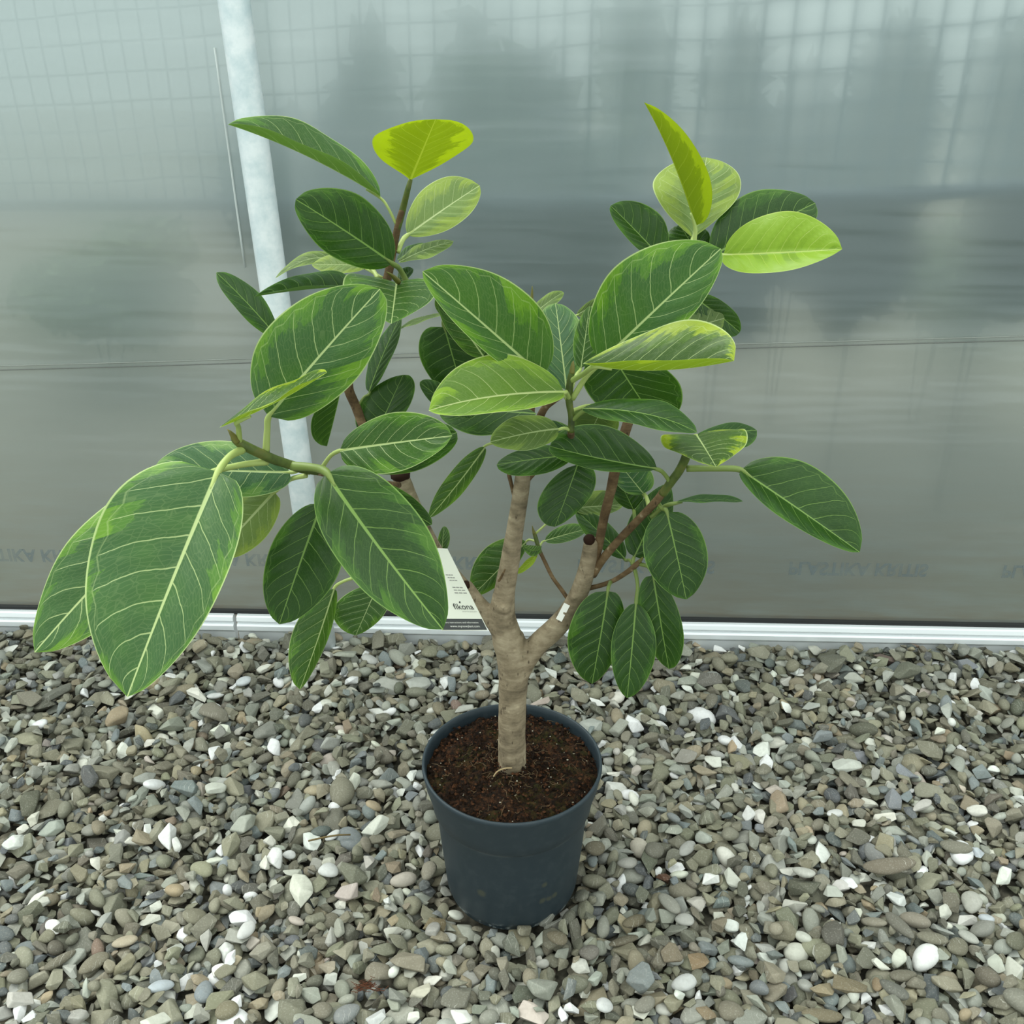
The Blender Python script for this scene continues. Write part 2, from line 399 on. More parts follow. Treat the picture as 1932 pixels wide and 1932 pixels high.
# pot
t = NT('dark_plastic'); p = t.obj(); sx = t.n('ShaderNodeSeparateXYZ'); t.set(sx.inputs[0], p)
sc_ = t.noise(p, 60, 6, 0.7)
dust = t.m('MULTIPLY', t.sm(sc_, 0.45, 0.8), 0.16)
ring = t.m('MULTIPLY', t.sm(t.m('ABSOLUTE', t.m('SUBTRACT', sx.outputs[2], 0.170)), 0.0, 0.008, 1.0, 0.0), t.sm(t.noise(p, 25, 4), 0.42, 0.62))
foot = t.m('MULTIPLY', t.sm(sx.outputs[2], 0.001, 0.016, 1.0, 0.0), t.sm(t.noise(p, 70, 5, 0.7), 0.50, 0.62))
c = t.mix(dust, lin(42, 54, 61), lin(96, 104, 106)); c = t.mix(t.m('MULTIPLY', ring, 0.22), c, lin(128, 134, 132)); c = t.mix(t.m('MULTIPLY', foot, 0.6), c, lin(172, 180, 178))
def blot(px, py, r):
    q = None; rr = ray(px, py)
    lo, hi = 0.9, 1.9
    for k in range(200):
        P = CAM+rr*(lo+(hi-lo)*k/200)
        if math.hypot(P.x, P.y) < 0.112: q = P; break
    dv = t.n('ShaderNodeVectorMath', operation='DISTANCE'); t.set(dv.inputs[0], p); dv.inputs[1].default_value = q
    return t.sm(t.m('ADD', dv.outputs['Value'], t.m('MULTIPLY', t.noise(p, 55, 2), 0.010)), r*0.8, r*1.3, 1.0, 0.0)
bl = blot(908, 1686, 0.012)
for a in ((1025, 1702, 0.011), (1036, 1697, 0.010), (1048, 1690, 0.009), (1027, 1668, 0.008)): bl = t.m('MAXIMUM', bl, blot(*a))
c = t.mix(t.m('MULTIPLY', bl, 0.45), c, lin(88, 88, 66))
M_POT = t.done(t.pbr(c, t.m('ADD', 0.42, t.m('MULTIPLY', sc_, 0.15)), 0.4))
prof = [(0.0, 0.004), (0.088, 0.004), (0.094, 0.001), (0.0995, -0.004), (0.1010, -0.001), (0.1010, 0.003), (0.1028, 0.0055), (0.1045, 0.012), (0.112, 0.10), (0.1165, 0.1655), (0.1172, 0.1685), (0.1205, 0.1715), (0.1225, 0.1745), (0.1245, 0.190), (0.1325, 0.222), (0.1345, 0.238), (0.1362, 0.243), (0.1360, 0.2475), (0.1340, 0.2490), (0.1318, 0.2480), (0.1305, 0.238), (0.1285, 0.222), (0.120, 0.190), (0.116, 0.170), (0.108, 0.06), (0.0, 0.055)]
v_, f_ = lathe_geo(prof, 128); mesh('pot', v_, f_, M_POT, PLANT)

# soil: lumpy dark peat
SOILZ = 0.235
t = NT('peat'); p = t.obj(); n1 = t.noise(p, 130, 6, 0.75); n2 = t.noise(p, 28, 4, 0.6); n3 = t.noise(p, 420, 2, 0.6)
c = t.ramp(n1, [(0.30, lin(12, 9, 7)), (0.46, lin(34, 25, 17)), (0.60, lin(78, 50, 31)), (0.75, lin(112, 88, 60))])
c = t.mix(t.sm(n2, 0.5, 0.68, 0.0, 0.55), c, lin(62, 62, 28)); c = t.mix(t.sm(n3, 0.70, 0.74, 0.0, 0.5), c, lin(150, 140, 118))
M_PEAT = t.done(t.pbr(c, 0.95, 0.2, 0.0, t.bump(n1, 1.0, 0.006)))
vs, fs = [], []; NR, NA = 46, 120
for i in range(NR+1):
    r = 0.1305*i/NR
    for k in range(NA):
        a = 2*pi*k/NA; x, y = r*math.cos(a), r*math.sin(a); v = Vector((x, y, 0))
        z = SOILZ+0.006*mnoise.noise(v*28)+0.0065*mnoise.noise(v*70+Vector((3, 0, 0)))+0.005*mnoise.noise(v*170)-0.008*(r/0.13)**6+0.006*math.exp(-(r/0.035)**2)
        vs.append(Vector((x, y, z)))
for i in range(NR):
    for k in range(NA):
        k2 = (k+1) % NA; fs.append((i*NA+k, i*NA+k2, (i+1)*NA+k2, (i+1)*NA+k))
soil = mesh('soil', vs, fs, M_PEAT, PLANT)
rng = random.Random(5)
crumb = [([], []) for _ in range(3)]
for k in range(2600):
    r = 0.127*math.sqrt(rng.random()); a = rng.uniform(0, 2*pi); x, y = r*math.cos(a), r*math.sin(a)
    kind = 0 if rng.random() < 0.66 else (1 if rng.random() < 0.86 else 2)
    s = rng.uniform(0.0008, 0.0030)*(0.45 if kind == 2 else 1); b = len(crumb[kind][0]); z = SOILZ+rng.uniform(-0.002, 0.007)+0.006*math.exp(-(r/0.035)**2)-0.008*(r/0.13)**6
    o = [Vector((rng.gauss(0, 1), rng.gauss(0, 1), rng.gauss(0, .7))).normalized()*s*rng.uniform(.7, 1.4) for _ in range(4)]
    ax = [Vector((1, 0, 0)), Vector((-1, 0, 0)), Vector((0, 1, 0)), Vector((0, -1, 0)), Vector((0, 0, 1)), Vector((0, 0, -1))]
    for q in ax: crumb[kind][0].append(Vector((x, y, z))+q*s*rng.uniform(.6, 1.5)+o[0]*0.4)
    for f in ((0, 2, 4), (2, 1, 4), (1, 3, 4), (3, 0, 4), (2, 0, 5), (1, 2, 5), (3, 1, 5), (0, 3, 5)): crumb[kind][1].append(tuple(b+i for i in f))
for kind, (nm, mt) in enumerate((('peat_crumbs', simple('peat_dark', (32, 21, 14), 0.95, 0.2)), ('bark_crumbs', simple('peat_rust', (78, 50, 32), 0.95, 0.2)), ('perlite', simple('perlite_white', (186, 180, 160), 0.9, 0.2)))):
    o = mesh(nm, crumb[kind][0], crumb[kind][1], mt, soil, smooth=False); o['kind'] = 'stuff'
vs, fs = [], []
for k in range(110):
    r = 0.118*math.sqrt(rng.random()); a = rng.uniform(0, 2*pi)
    if k < 60: r *= 0.5
    c0 = Vector((r*math.cos(a), r*math.sin(a), SOILZ+0.005+0.006*math.exp(-(r/0.035)**2))); dr = Vector((rng.gauss(0, 1), rng.gauss(0, 1), 0)).normalized(); L = rng.uniform(0.006, 0.02)
    if c0.length > 0.28: continue
    q = [(*(c0+dr*L*(j/3-.5)+Vector((rng.gauss(0, .0016), rng.gauss(0, .0016), abs(rng.gauss(0, .0018))))), rng.uniform(.0002, .0005)) for j in range(4)]
    tv_, tf_ = tube_geo(q, 4); b = len(vs); vs += tv_; fs += [tuple(b+i for i in f) for f in tf_]
mesh('root_fibres', vs, fs, simple('fibre', (100, 82, 56), 0.9), soil)['kind'] = 'stuff'
q = [(*at(*a), 0.0011) for a in catmull([(928, 1470, -0.033), (938, 1456, -0.03), (952, 1450, -0.028), (966, 1449, -0.026)], 5)]
v_, f_ = tube_geo(q, 6); mesh('surface_root', v_, f_, simple('pale_root', (168, 148, 110), 0.8), soil)

# bark and stem materials
def bark(name, c0, c1, c2, speck):
    t = NT(name); p = t.obj(); st = t.n('ShaderNodeMapping'); t.set(st.inputs[0], p); st.inputs['Scale'].default_value = (34, 34, 110)
    st2 = t.n('ShaderNodeMapping'); t.set(st2.inputs[0], p); st2.inputs['Scale'].default_value = (60, 60, 24)
    a = t.noise(st.outputs[0], 1.0, 5, 0.65); b = t.noise(p, 34, 4, 0.6); d = t.noise(st2.outputs[0], 1.6, 4, 0.6)
    c = t.ramp(t.m('ADD', t.m('MULTIPLY', a, 0.42), t.m('MULTIPLY', b, 0.58)), [(0.32, lin(*c0)), (0.5, lin(*c1)), (0.66, lin(*c2))])
    c = t.mix(t.sm(d, 0.62, 0.72, 0.0, 0.75), c, lin(*speck))
    vo = t.n('ShaderNodeTexVoronoi'); t.set(vo.inputs['Vector'], p); vo.inputs['Scale'].default_value = 75
    c = t.mix(t.m('MULTIPLY', t.sm(vo.outputs['Distance'], 0.10, 0.25, 0.4, 0.0), t.sm(b, 0.52, 0.6)), c, lin(206, 190, 158))
    v2 = t.n('ShaderNodeTexVoronoi'); t.set(v2.inputs['Vector'], st2.outputs[0]); v2.inputs['Scale'].default_value = 2.2
    c = t.mix(t.m('MULTIPLY', t.sm(v2.outputs['Distance'], 0.06, 0.24, 0.8, 0.0), t.sm(t.noise(p, 20, 2), 0.48, 0.56)), c, lin(*speck))
    return t.done(t.pbr(c, 0.82, 0.3, 0.0, t.bump(t.m('ADD', a, t.m('MULTIPLY', d, -0.8)), 0.6, 0.003)))
M_BARK = bark('trunk_bark', (88, 78, 62), (144, 130, 106), (178, 164, 138), (60, 48, 36))
M_BROWN = bark('branch_bark', (64, 48, 32), (102, 82, 56), (136, 114, 84), (46, 34, 24))
t = NT('green_shoot'); p = t.obj(); c = t.ramp(t.noise(p, 40, 4, 0.6), [(0.3, lin(52, 66, 26)), (0.5, lin(82, 98, 40)), (0.7, lin(108, 104, 52))]); M_SHOOT = t.done(t.pbr(c, 0.5, 0.4))
t = NT('petiole_green'); p = t.obj(); c = t.mix(t.noise(p, 20, 2), lin(150, 172, 88), lin(182, 196, 122)); M_PET = t.done(t.pbr(c, 0.45, 0.4))
t = NT('petiole_dark'); p = t.obj(); c = t.mix(t.noise(p, 20, 2), lin(104, 124, 58), lin(128, 146, 78)); M_PETD = t.done(t.pbr(c, 0.45, 0.4))
M_CUT = simple('sealed_cut', (44, 26, 16), 0.8, 0.2)
M_BUD = simple('bud_sheath', (112, 108, 52), 0.5)

def stem3(pts, n=6):
    o = []
    for a in catmull(pts, n):
        q = at(a[0], a[1], a[2]); o.append((q.x, q.y, q.z, max(0.0006, a[3]*depth(q)/F)))
    return o
# trunk: one continuous remeshed body with its forks
LIMBS = [
 [(965, 1475, 0, 28), (966, 1440, 0, 27), (966, 1380, 0, 26), (967, 1320, 0, 26.5), (969, 1270, 0, 29), (966, 1235, 0, 30), (960, 1200, 0, 29)],
 [(968, 1262, 0, 22), (960, 1215, 0, 30), (951, 1175, 0, 25), (948, 1146, 0, 23.5), (953, 1110, 0, 20), (962, 1060, 0, 18.5), (970, 1010, .0, 17), (978, 960, .0, 16), (986, 905, .0, 15.5), (989, 880, .0, 15)],
 [(966, 1225, 0, 22), (945, 1190, .0, 20), (922, 1160, .005, 16), (900, 1132, .01, 13), (878, 1102, .015, 12)],
 [(974, 1280, 0, 22), (992, 1245, 0, 21), (1015, 1215, 0, 21), (1048, 1185, 0, 20.5), (1076, 1150, 0, 19), (1096, 1110, 0, 17.5), (1108, 1070, 0, 16.5), (1115, 1030, 0, 15), (1116, 1016, 0, 14)],
 [(936, 1142, -0.012, 9), (952, 1148, -0.016, 12), (962, 1146, -0.012, 8)],
 [(1083, 1128, -0.008, 7), (1084, 1124, -0.012, 6)],
]
vs, fs = [], []
for k, L in enumerate(LIMBS):
    tv_, tf_ = tube_geo(stem3(L, 7), 20, 0.045, k*7.0); b = len(vs); vs += tv_; fs += [tuple(b+i for i in f) for f in tf_]
trunk = mesh('trunk', vs, fs, M_BARK, PLANT)
m_ = trunk.modifiers.new('blend', 'REMESH'); m_.mode = 'VOXEL'; m_.voxel_size = 0.0022; m_.use_smooth_shade = True
m_ = trunk.modifiers.new('soften', 'SMOOTH'); m_.factor = 0.5; m_.iterations = 5
BRANCH = [
 ('branch', M_BARK, [(878, 1106, .018, 11), (836, 1056, .03, 11), (804, 1002, .03, 12), (782, 955, .025, 13), (764, 915, .02, 14.5), (754, 896, .02, 16)]),
 ('branch', M_BROWN, [(756, 905, .02, 9), (718, 862, .03, 8.5), (690, 815, .04, 8.5), (672, 768, .05, 9), (657, 730, .05, 9.5), (664, 690, .05, 9), (690, 620, .05, 8.5), (716, 560, .04, 8.5), (730, 525, .03, 8)]),
 ('branch', M_BROWN, [(730, 530, .03, 8.5), (738, 490, .03, 8), (750, 430, .03, 6.5), (760, 395, .03, 6.5)]),
 ('branch', M_SHOOT, [(748, 440, .03, 6), (760, 395, .03, 6.5), (768, 362, .02, 5.5), (775, 338, .02, 4)]),
 ('branch', M_BROWN, [(752, 915, .0, 6), (720, 912, -.06, 6), (690, 908, -.11, 6), (650, 900, -.14, 6), (600, 890, -.17, 7)]),
 ('branch', M_SHOOT, [(605, 891, -.165, 7), (570, 884, -.18, 8.5), (545, 876, -.19, 9), (515, 866, -.20, 9.5), (480, 850, -.21, 9.5), (452, 836, -.215, 9), (440, 826, -.22, 6)]),
 ('branch', M_BROWN, [(1122, 1058, .0, 8), (1128, 1035, .0, 8.5), (1138, 985, -.005, 9), (1146, 950, -.01, 9), (1155, 915, -.01, 9.5), (1161, 885, -.01, 10), (1175, 830, .0, 10), (1198, 760, .02, 9), (1235, 670, .03, 8), (1275, 570, .03, 7), (1300, 500, .02, 7), (1310, 455, .02, 6)]),
 ('branch', M_BROWN, [(1118, 1085, .0, 8), (1135, 1058, -.005, 8), (1165, 1022, -.02, 7.5), (1200, 985, -.035, 7.5), (1236, 948, -.05, 7.5), (1256, 922, -.055, 8)]),
 ('branch', M_SHOOT, [(1250, 932, -.055, 8), (1264, 912, -.06, 8.5), (1280, 890, -.065, 8.5), (1292, 868, -.07, 8.5), (1298, 845, -.075, 8), (1300, 825, -.075, 6)]),
 ('branch', M_BROWN, [(1110, 1110, .0, 5), (1135, 1104, -.005, 4.5), (1160, 1094, -.01, 4.5), (1185, 1078, -.02, 5), (1200, 1066, -.025, 5.5), (1208, 1058, -.025, 4)]),
 ('branch', M_BROWN, [(1078, 1140, .01, 4), (1062, 1116, .02, 4), (1043, 1090, .03, 3.6), (1028, 1060, .04, 3.6), (1020, 1043, .04, 3.6)]),
 ('branch', M_SHOOT, [(1021, 1046, .04, 3.8), (1015, 1030, .045, 4), (1010, 1012, .05, 4), (1007, 1004, .05, 3)]),
 ('branch', M_BROWN, [(988, 885, .0, 12), (998, 850, .0, 9), (1014, 800, -.005, 8), (1028, 770, -.02, 7), (1045, 756, -.03, 6), (1060, 748, -.03, 4)]),
 ('branch', M_BROWN, [(990, 905, .0, 9), (1012, 884, .0, 8.5), (1042, 872, -.005, 8), (1066, 852, -.03, 7.5), (1076, 830, -.07, 7), (1077, 812, -.10, 6.5)]),
 ('branch', M_SHOOT, [(1077, 815, -.10, 6.2), (1078, 785, -.10, 6.5), (1074, 760, -.10, 7), (1074, 735, -.10, 7.2), (1077, 712, -.10, 6.5), (1079, 700, -.10, 4.5)]),
 ('branch', M_BROWN, [(970, 935, .004, 4), (965, 915, .006, 3.5), (961, 898, .008, 4), (960, 886, .01, 4)]),
 ('branch', M_BROWN, [(990, 880, .01, 10), (1000, 800, .03, 8), (1004, 700, .05, 7), (1003, 610, .06, 5), (1002, 580, .06, 4)]),
 ('branch', M_BROWN, [(1000, 780, .04, 6), (950, 720, .05, 5), (890, 640, .05, 5), (855, 605, .05, 6), (838, 592, .05, 6.5)]),
 ('branch', M_BROWN, [(941, 1096, -.013, 2.5), (946, 1088, -.018, 2.4), (953, 1074, -.024, 1.6)]),
]
for nm, mt, L in BRANCH:
    v_, f_ = tube_geo(stem3(L, 6), 12, 0.10, L[0][0]*.1); mesh(nm, v_, f_, mt, PLANT)
for px, py, Y, rx, rz in ((755, 896, .018, 19, 12), (1112, 1018, -.004, 11.5, 11), (878, 1104, .012, 11, 8)):
    c = at(px, py, Y); k = depth(c)/F; vs, fs = [], []
    for i in range(9):
        th = pi*i/8
        for j in range(16):
            a = 2*pi*j/16; d = Vector((math.sin(th)*math.cos(a)*rx, math.sin(th)*math.sin(a)*rx, math.cos(th)*rz))*k
            vs.append(c+d*(1+.12*mnoise.noise(d*200)))
    for i in range(8):
        for j in range(16):
            j2 = (j+1) % 16; fs.append((i*16+j, i*16+j2, (i+1)*16+j2, (i+1)*16+j))
    mesh('pruning_cut', vs, fs, M_CUT, PLANT)
BUDS = [[(447, 832, -.22, 7), (441, 824, -.225, 6), (434, 815, -.23, 3), (429, 810, -.23, .6)],
        [(1079, 704, -.10, 5.5), (1080, 694, -.10, 4.6), (1081, 685, -.10, 2.6), (1082, 681, -.10, .5)],
        [(752, 532, -.01, 5.5), (744, 524, -.02, 4.5), (736, 517, -.03, 2.5), (729, 513, -.035, .6)],
        [(1008, 1006, .05, 3.4), (1006, 1000, .05, 2.2), (1004, 992, .05, .5)],
        [(1205, 1062, -.025, 4), (1211, 1054, -.028, 2.4), (1213, 1051, -.03, .5)],
        [(1002, 586, .06, 4), (1003, 570, .06, 3.6), (1004, 550, .06, 2), (1004, 540, .06, .5)]]
for L in BUDS:
    v_, f_ = tube_geo(stem3(L, 4), 10); mesh('bud', v_, f_, M_BUD, PLANT)

# ---------------------------------------------------------------- leaves
def leaf_mat(name, dark, mid, light, lo, hi, vein, nv=7.6, rough=0.36, trans=0.28, under=None, glow=(150, 190, 40)):
    if 'yellow' not in name: dark, mid, light = [(r_*1.13, g_*1.02, b_*.86) for r_, g_, b_ in (dark, mid, light)]
    t = NT(name); uvn = t.n('ShaderNodeUVMap').outputs[0]; s = t.n('ShaderNodeSeparateXYZ'); t.set(s.inputs[0], uvn)
    u = s.outputs[0]; v = t.m('SUBTRACT', t.m('MULTIPLY', s.outputs[1], 2.0), 1.0); av = t.m('ABSOLUTE', v); sg = t.m('SIGN', v)
    lat = t.attr('lat', 'Fac'); R = t.m('MULTIPLY', t.rnd(), 40.0)
    nz = t.noise(t.xyz(t.m('MULTIPLY', u, 6.0), t.m('MULTIPLY', v, 2.2), R), 1.0, 3)
    g = t.m('ADD', t.m('MULTIPLY', av, 0.20), t.m('MULTIPLY', t.m('MULTIPLY', av, av), 0.06))
    uu = t.m('ADD', t.m('SUBTRACT', u, g), t.m('MULTIPLY', t.m('SUBTRACT', nz, 0.5), 0.035))
    ph = t.m('ADD', t.m('MULTIPLY', uu, nv), t.m('ADD', t.m('MULTIPLY', sg, 0.22), R))
    fr = t.m('ABSOLUTE', t.m('SUBTRACT', t.m('FRACT', ph), 0.5))
    lw = t.m('MULTIPLY', t.m('SUBTRACT', 1.0, t.m('MULTIPLY', av, 0.62)), 0.0052*nv)
    line = t.m('MULTIPLY', t.sm(fr, t.m('MULTIPLY', lw, 0.35), lw, 1.0, 0.0), t.sm(av, 0.84, 0.93, 1.0, 0.0))
    mg = t.m('ABSOLUTE', t.m('SUBTRACT', av, t.m('SUBTRACT', 0.90, t.m('MULTIPLY', fr, 0.13))))
    marg = t.m('MULTIPLY', t.sm(mg, 0.004, 0.014, 0.24, 0.0), t.sm(u, 0.10, 0.22))
    mw = t.m('MULTIPLY', t.m('SUBTRACT', 1.0, t.m('MULTIPLY', u, 0.72)), 0.0125)
    midr = t.sm(lat, t.m('MULTIPLY', mw, 0.55), mw, 1.0, 0.0)
    fr2 = t.m('ABSOLUTE', t.m('SUBTRACT', t.m('FRACT', t.m('MULTIPLY', t.m('ADD', uu, t.m('MULTIPLY', nz, 0.02)), nv*7)), 0.5))
    fine = t.m('MULTIPLY', t.sm(fr2, 0.0, 0.16, 1.0, 0.0), 0.07)
    vo = t.n('ShaderNodeTexVoronoi', feature='DISTANCE_TO_EDGE'); t.set(vo.inputs['Vector'], t.xyz(t.m('MULTIPLY', uu, 26.0), t.m('MULTIPLY', v, 8.0), R)); vo.inputs['Scale'].default_value = 1.0
    ret = t.sm(vo.outputs['Distance'], 0.0, 0.06, 0.09, 0.0)
    cell = t.n('ShaderNodeTexWhiteNoise', noise_dimensions='2D'); t.set(cell.inputs['Vector'], t.xyz(t.m('FLOOR', ph), t.m('ADD', t.m('MULTIPLY', sg, 7.0), t.m('FLOOR', R)), 0.0))
    jag = t.noise(t.xyz(t.m('MULTIPLY', ph, 2.4), t.m('MULTIPLY', v, 4.0), R), 1.0, 5, 0.75)
    ext = t.m('ADD', t.m('ADD', lo, t.m('MULTIPLY', cell.outputs['Value'], hi-lo)), t.m('MULTIPLY', t.m('SUBTRACT', jag, 0.5), 0.8))
    tip = t.sm(u, 0.86, 1.0, 0.0, 0.35)
    dm = t.sm(t.m('SUBTRACT', t.m('SUBTRACT', ext, av), tip), 0.0, 0.07)
    mm = t.sm(t.m('ADD', t.m('SUBTRACT', t.m('SUBTRACT', ext, av), tip), t.m('ADD', 0.24, t.m('MULTIPLY', t.m('SUBTRACT', nz, 0.5), 0.6))), 0.0, 0.16)
    c = t.mix(mm, lin(*light), lin(*mid)); c = t.mix(dm, c, lin(*dark))
    c = t.mix(t.m('MULTIPLY', t.sm(t.noise(t.xyz(t.m('MULTIPLY', u, 3.0), v, R), 1.0, 2), 0.35, 0.7), 0.35), c, lin(*mid))
    c = t.mix(t.m('MAXIMUM', fine, ret), c, lin(*vein))
    vall = t.m('MAXIMUM', midr, t.m('MAXIMUM', t.m('MULTIPLY', line, 0.72), marg))
    c = t.mix(t.m('MULTIPLY', vall, 0.9), c, lin(*vein))
    c = t.mix(t.sm(av, 0.968, 0.984, 0.0, 0.75), c, lin(*vein))
    ud = under or tuple((a*0.6+b*0.4) for a, b in zip(mid, (150, 168, 100)))
    cu = t.mix(0.62, c, lin(*ud))
    back = t.n('ShaderNodeNewGeometry').outputs['Backfacing']
    col = t.mix(back, c, cu)
    bh = t.m('ADD', t.m('MULTIPLY', vall, -0.7), t.m('MULTIPLY', t.m('ADD', fine, ret), -0.5))
    pb = t.pbr(col, t.m('ADD', rough, t.m('MULTIPLY', back, 0.2)), 0.42, 0.0, t.bump(bh, 0.35, 0.0016))
    tl = t.n('ShaderNodeBsdfTranslucent'); t.set(tl.inputs[0], t.mix(0.45, c, lin(*glow)))
    return t.done(t.mixs(trans, pb, tl.outputs[0]))
VP = (196, 214, 146)
LM = {
 'dark': leaf_mat('leaf_dark', (30, 68, 18), (42, 86, 22), (60, 108, 28), 0.6, 1.2, (134, 168, 84), glow=(80, 130, 0)),
 'mid': leaf_mat('leaf_mid', (44, 86, 36), (60, 110, 38), (82, 134, 42), 0.5, 1.1, VP, glow=(120, 170, 20)),
 'big': leaf_mat('leaf_big', (48, 92, 54), (68, 120, 46), (92, 146, 44), 0.5, 1.05, VP, nv=7.0, glow=(120, 170, 20)),
 'blue': leaf_mat('leaf_bluish', (50, 94, 70), (72, 122, 76), (100, 148, 84), 0.45, 1.0, VP, glow=(100, 160, 40)),
 'light': leaf_mat('leaf_light', (84, 126, 58), (104, 150, 58), (126, 174, 60), 0.3, 0.95, (206, 218, 150), nv=7.0, rough=0.45, glow=(140, 180, 30)),
 'grey': leaf_mat('leaf_greyish', (74, 106, 58), (90, 124, 68), (112, 148, 74), 0.35, 1.0, (178, 194, 138), rough=0.5, glow=(110, 160, 30)),
 'pale': leaf_mat('leaf_pale', (102, 138, 86), (118, 152, 86), (132, 168, 80), 0.25, 0.9, (204, 218, 156), rough=0.45, glow=(140, 190, 60)),
 'yellow': leaf_mat('leaf_yellow', (112, 148, 26), (124, 160, 30), (134, 170, 36), -0.3, 0.5, (176, 196, 92), nv=8.5, trans=0.3, under=(150, 172, 40), glow=(170, 200, 20)),
 'yellowback': leaf_mat('leaf_yellowback', (98, 126, 20), (106, 134, 20), (186, 212, 30), 0.42, 0.72, (170, 186, 70), nv=9, trans=0.42, under=(138, 160, 24), glow=(172, 196, 0)),
 'yellowvar': leaf_mat('leaf_variegated', (44, 80, 30), (66, 106, 34), (142, 176, 34), 0.5, 0.92, VP, nv=9, trans=0.3, under=(166, 192, 36), glow=(170, 205, 20)),
}
def prof_w(u, tm, bb):
    a = math.log(0.5)/math.log(tm); s = math.sin(pi*min(1.0, max(0.0, u))**a)
    e = bb+(0.62-bb)*u
    w = max(0.0, s)**e
    if u > 0.955: w *= 0.55+0.45*(1-((u-0.955)/0.045)**1.2)
    return w
NT_, NV_ = 34, 9
LEAFN = [0]
def leaf(base, tip, el, er, yb, yt, dl, dr, kind, ctrl=None, tm=0.45, flip=False, pet=None, petr=3.2, bb=0.55, k=0.30, cup=0.05, petm=None, pu=0.0, bow=0.06, wave=0.05):
    i0 = LEAFN[0]; LEAFN[0] += 1; rng = random.Random(900+i0)
    B = at(base[0], base[1], yb); T = at(tip[0], tip[1], yt); L = (T-B).length
    # outline points in 3-D: side vectors in the leaf's own plane, tilted by dl / dr
    mp = (base[0]+(tip[0]-base[0])*tm, base[1]+(tip[1]-base[1])*tm)
    ymid = yb+(yt-yb)*tm
    M = at(mp[0], mp[1], ymid)
    if ctrl is not None: M = at(ctrl[0], ctrl[1], ymid); mp = ctrl
    vd = (M-CAM).normalized(); Wt = k*L
    def side(e, dsg):
        s = at(e[0], e[1], M.y)-M
        d0 = depth(M)
        s = RGT*((e[0]-mp[0])*d0/F)-UPV*((e[1]-mp[1])*d0/F)
        extra = math.sqrt(max(0.0, Wt*Wt-s.length_squared)) if Wt > s.length else 0.0
        return s+vd*extra*dsg
    SL, SR = side(el, dl), side(er, dr)
    chord = T-B
    pl = math.hypot(el[0]-mp[0], el[1]-mp[1]); pr_ = math.hypot(er[0]-mp[0], er[1]-mp[1])
    big = 1 if pr_ >= pl else -1                     # the half that shows widest decides which side is up
    Sb = SR if big > 0 else SL
    nrm = Sb.cross(chord).normalized()
    if nrm.dot(-vd) < 0: nrm = -nrm
    nrm_top = -nrm if flip else nrm
    # midrib as a quadratic through B, M(at tm), T, arched towards its upper side
    Mc = (M-B*(1-tm)**2-T*tm**2)/(2*tm*(1-tm)) if ctrl is not None else (B+T)/2
    Mc = Mc+nrm_top*bow*L*(1.0 if ctrl is None else 0.3)
    vs, uv, lat = [], [], []
    ph0 = rng.uniform(0, 6.28)
    ub = 0.0
    for i in range(NT_+1):
        u = i/NT_; u = u*u*(3-2*u)*0.35+u*0.65
        P = B*(1-u)**2+Mc*2*u*(1-u)+T*u*u; w = prof_w(u, tm, bb)
        for sgn, S in ((-1, SL), (1, SR)):
            rngj = range(NV_, 0, -1) if sgn < 0 else range(0, NV_+1)
            for j in rngj:
                q = j/NV_; Sl = S.length
                off = cup*Sl*math.sin(pi*q)*w + 0.0011*math.cos(2*pi*((u-0.2*q-0.06*q*q)*7.4+0.22*sgn))*math.sin(pi*min(1, q*1.05))*w
                wv = wave*Sl*math.sin(ph0+sgn+u*11)*q*q*w
                vs.append(P+S*(w*q)+nrm_top*(off+wv)-B); uv.append((u, 0.5+0.5*q*sgn)); lat.append(q*w*Sl/L)
    row = 2*NV_+1; fs = []
    for i in range(NT_):
        for j in range(row-1):
            a = i*row+j; f = (a, a+1, a+row+1, a+row); fs.append(f)
    # make the winding face the upper side
    c0 = vs[(NT_//2)*row+NV_]; e1 = (vs[(NT_//2)*row+NV_+big*3]-c0)*big; e2 = vs[(NT_//2+1)*row+NV_]-c0
    if e1.cross(e2).dot(nrm_top) < 0: fs = [f[::-1] for f in fs]
    o = mesh('leaf', vs, fs, LM[kind], PLANT, loc=B)
    ul = o.data.uv_layers.new(name='UVMap'); me = o.data
    li = np.empty(len(me.loops), np.int32); me.loops.foreach_get('vertex_index', li)
    ul.data.foreach_set('uv', np.array(uv, np.float32)[li].ravel())
    at_ = me.attributes.new('lat', 'FLOAT', 'POINT'); at_.data.foreach_set('value', np.array(lat, np.float32))
    if kind.startswith('yellow'): o['label'] = {'yellow': 'lime-yellow young leaf', 'yellowback': 'yellow-green young leaf showing its back', 'yellowvar': 'green leaf with wide lime-yellow margins'}[kind]
    if pet is not None:
        A = at(*pet)
        Q = lambda u: B*(1-u)**2+Mc*2*u*(1-u)+T*u*u-nrm_top*0.0015
        E0 = Q(pu); d0 = (Q(pu+0.08)-E0).normalized()
        m = (A+E0)/2+Vector((0, 0, min(0.005, 0.12*(E0-A).length))) if petm is None else at(*petm)
        pts = [tuple(A)+(petr*1.15,), tuple(m)+(petr,)]
        if (E0-A).normalized().dot(d0) > -0.2: pts += [tuple(E0-d0*0.002)+(petr,), tuple(E0+d0*min(0.02, L*0.11))+(petr*0.5,)]
        else: pts += [tuple(E0)+(petr*.8,)]
        pr = [(a[0], a[1], a[2], a[3]*depth(Vector(a[:3]))/F) for a in catmull(pts, 6)]
        v_, f_ = tube_geo(pr, 10)
        mesh('petiole', [v-B for v in v_], f_, M_PET if kind not in ('dark',) else M_PETD, o)
    return o
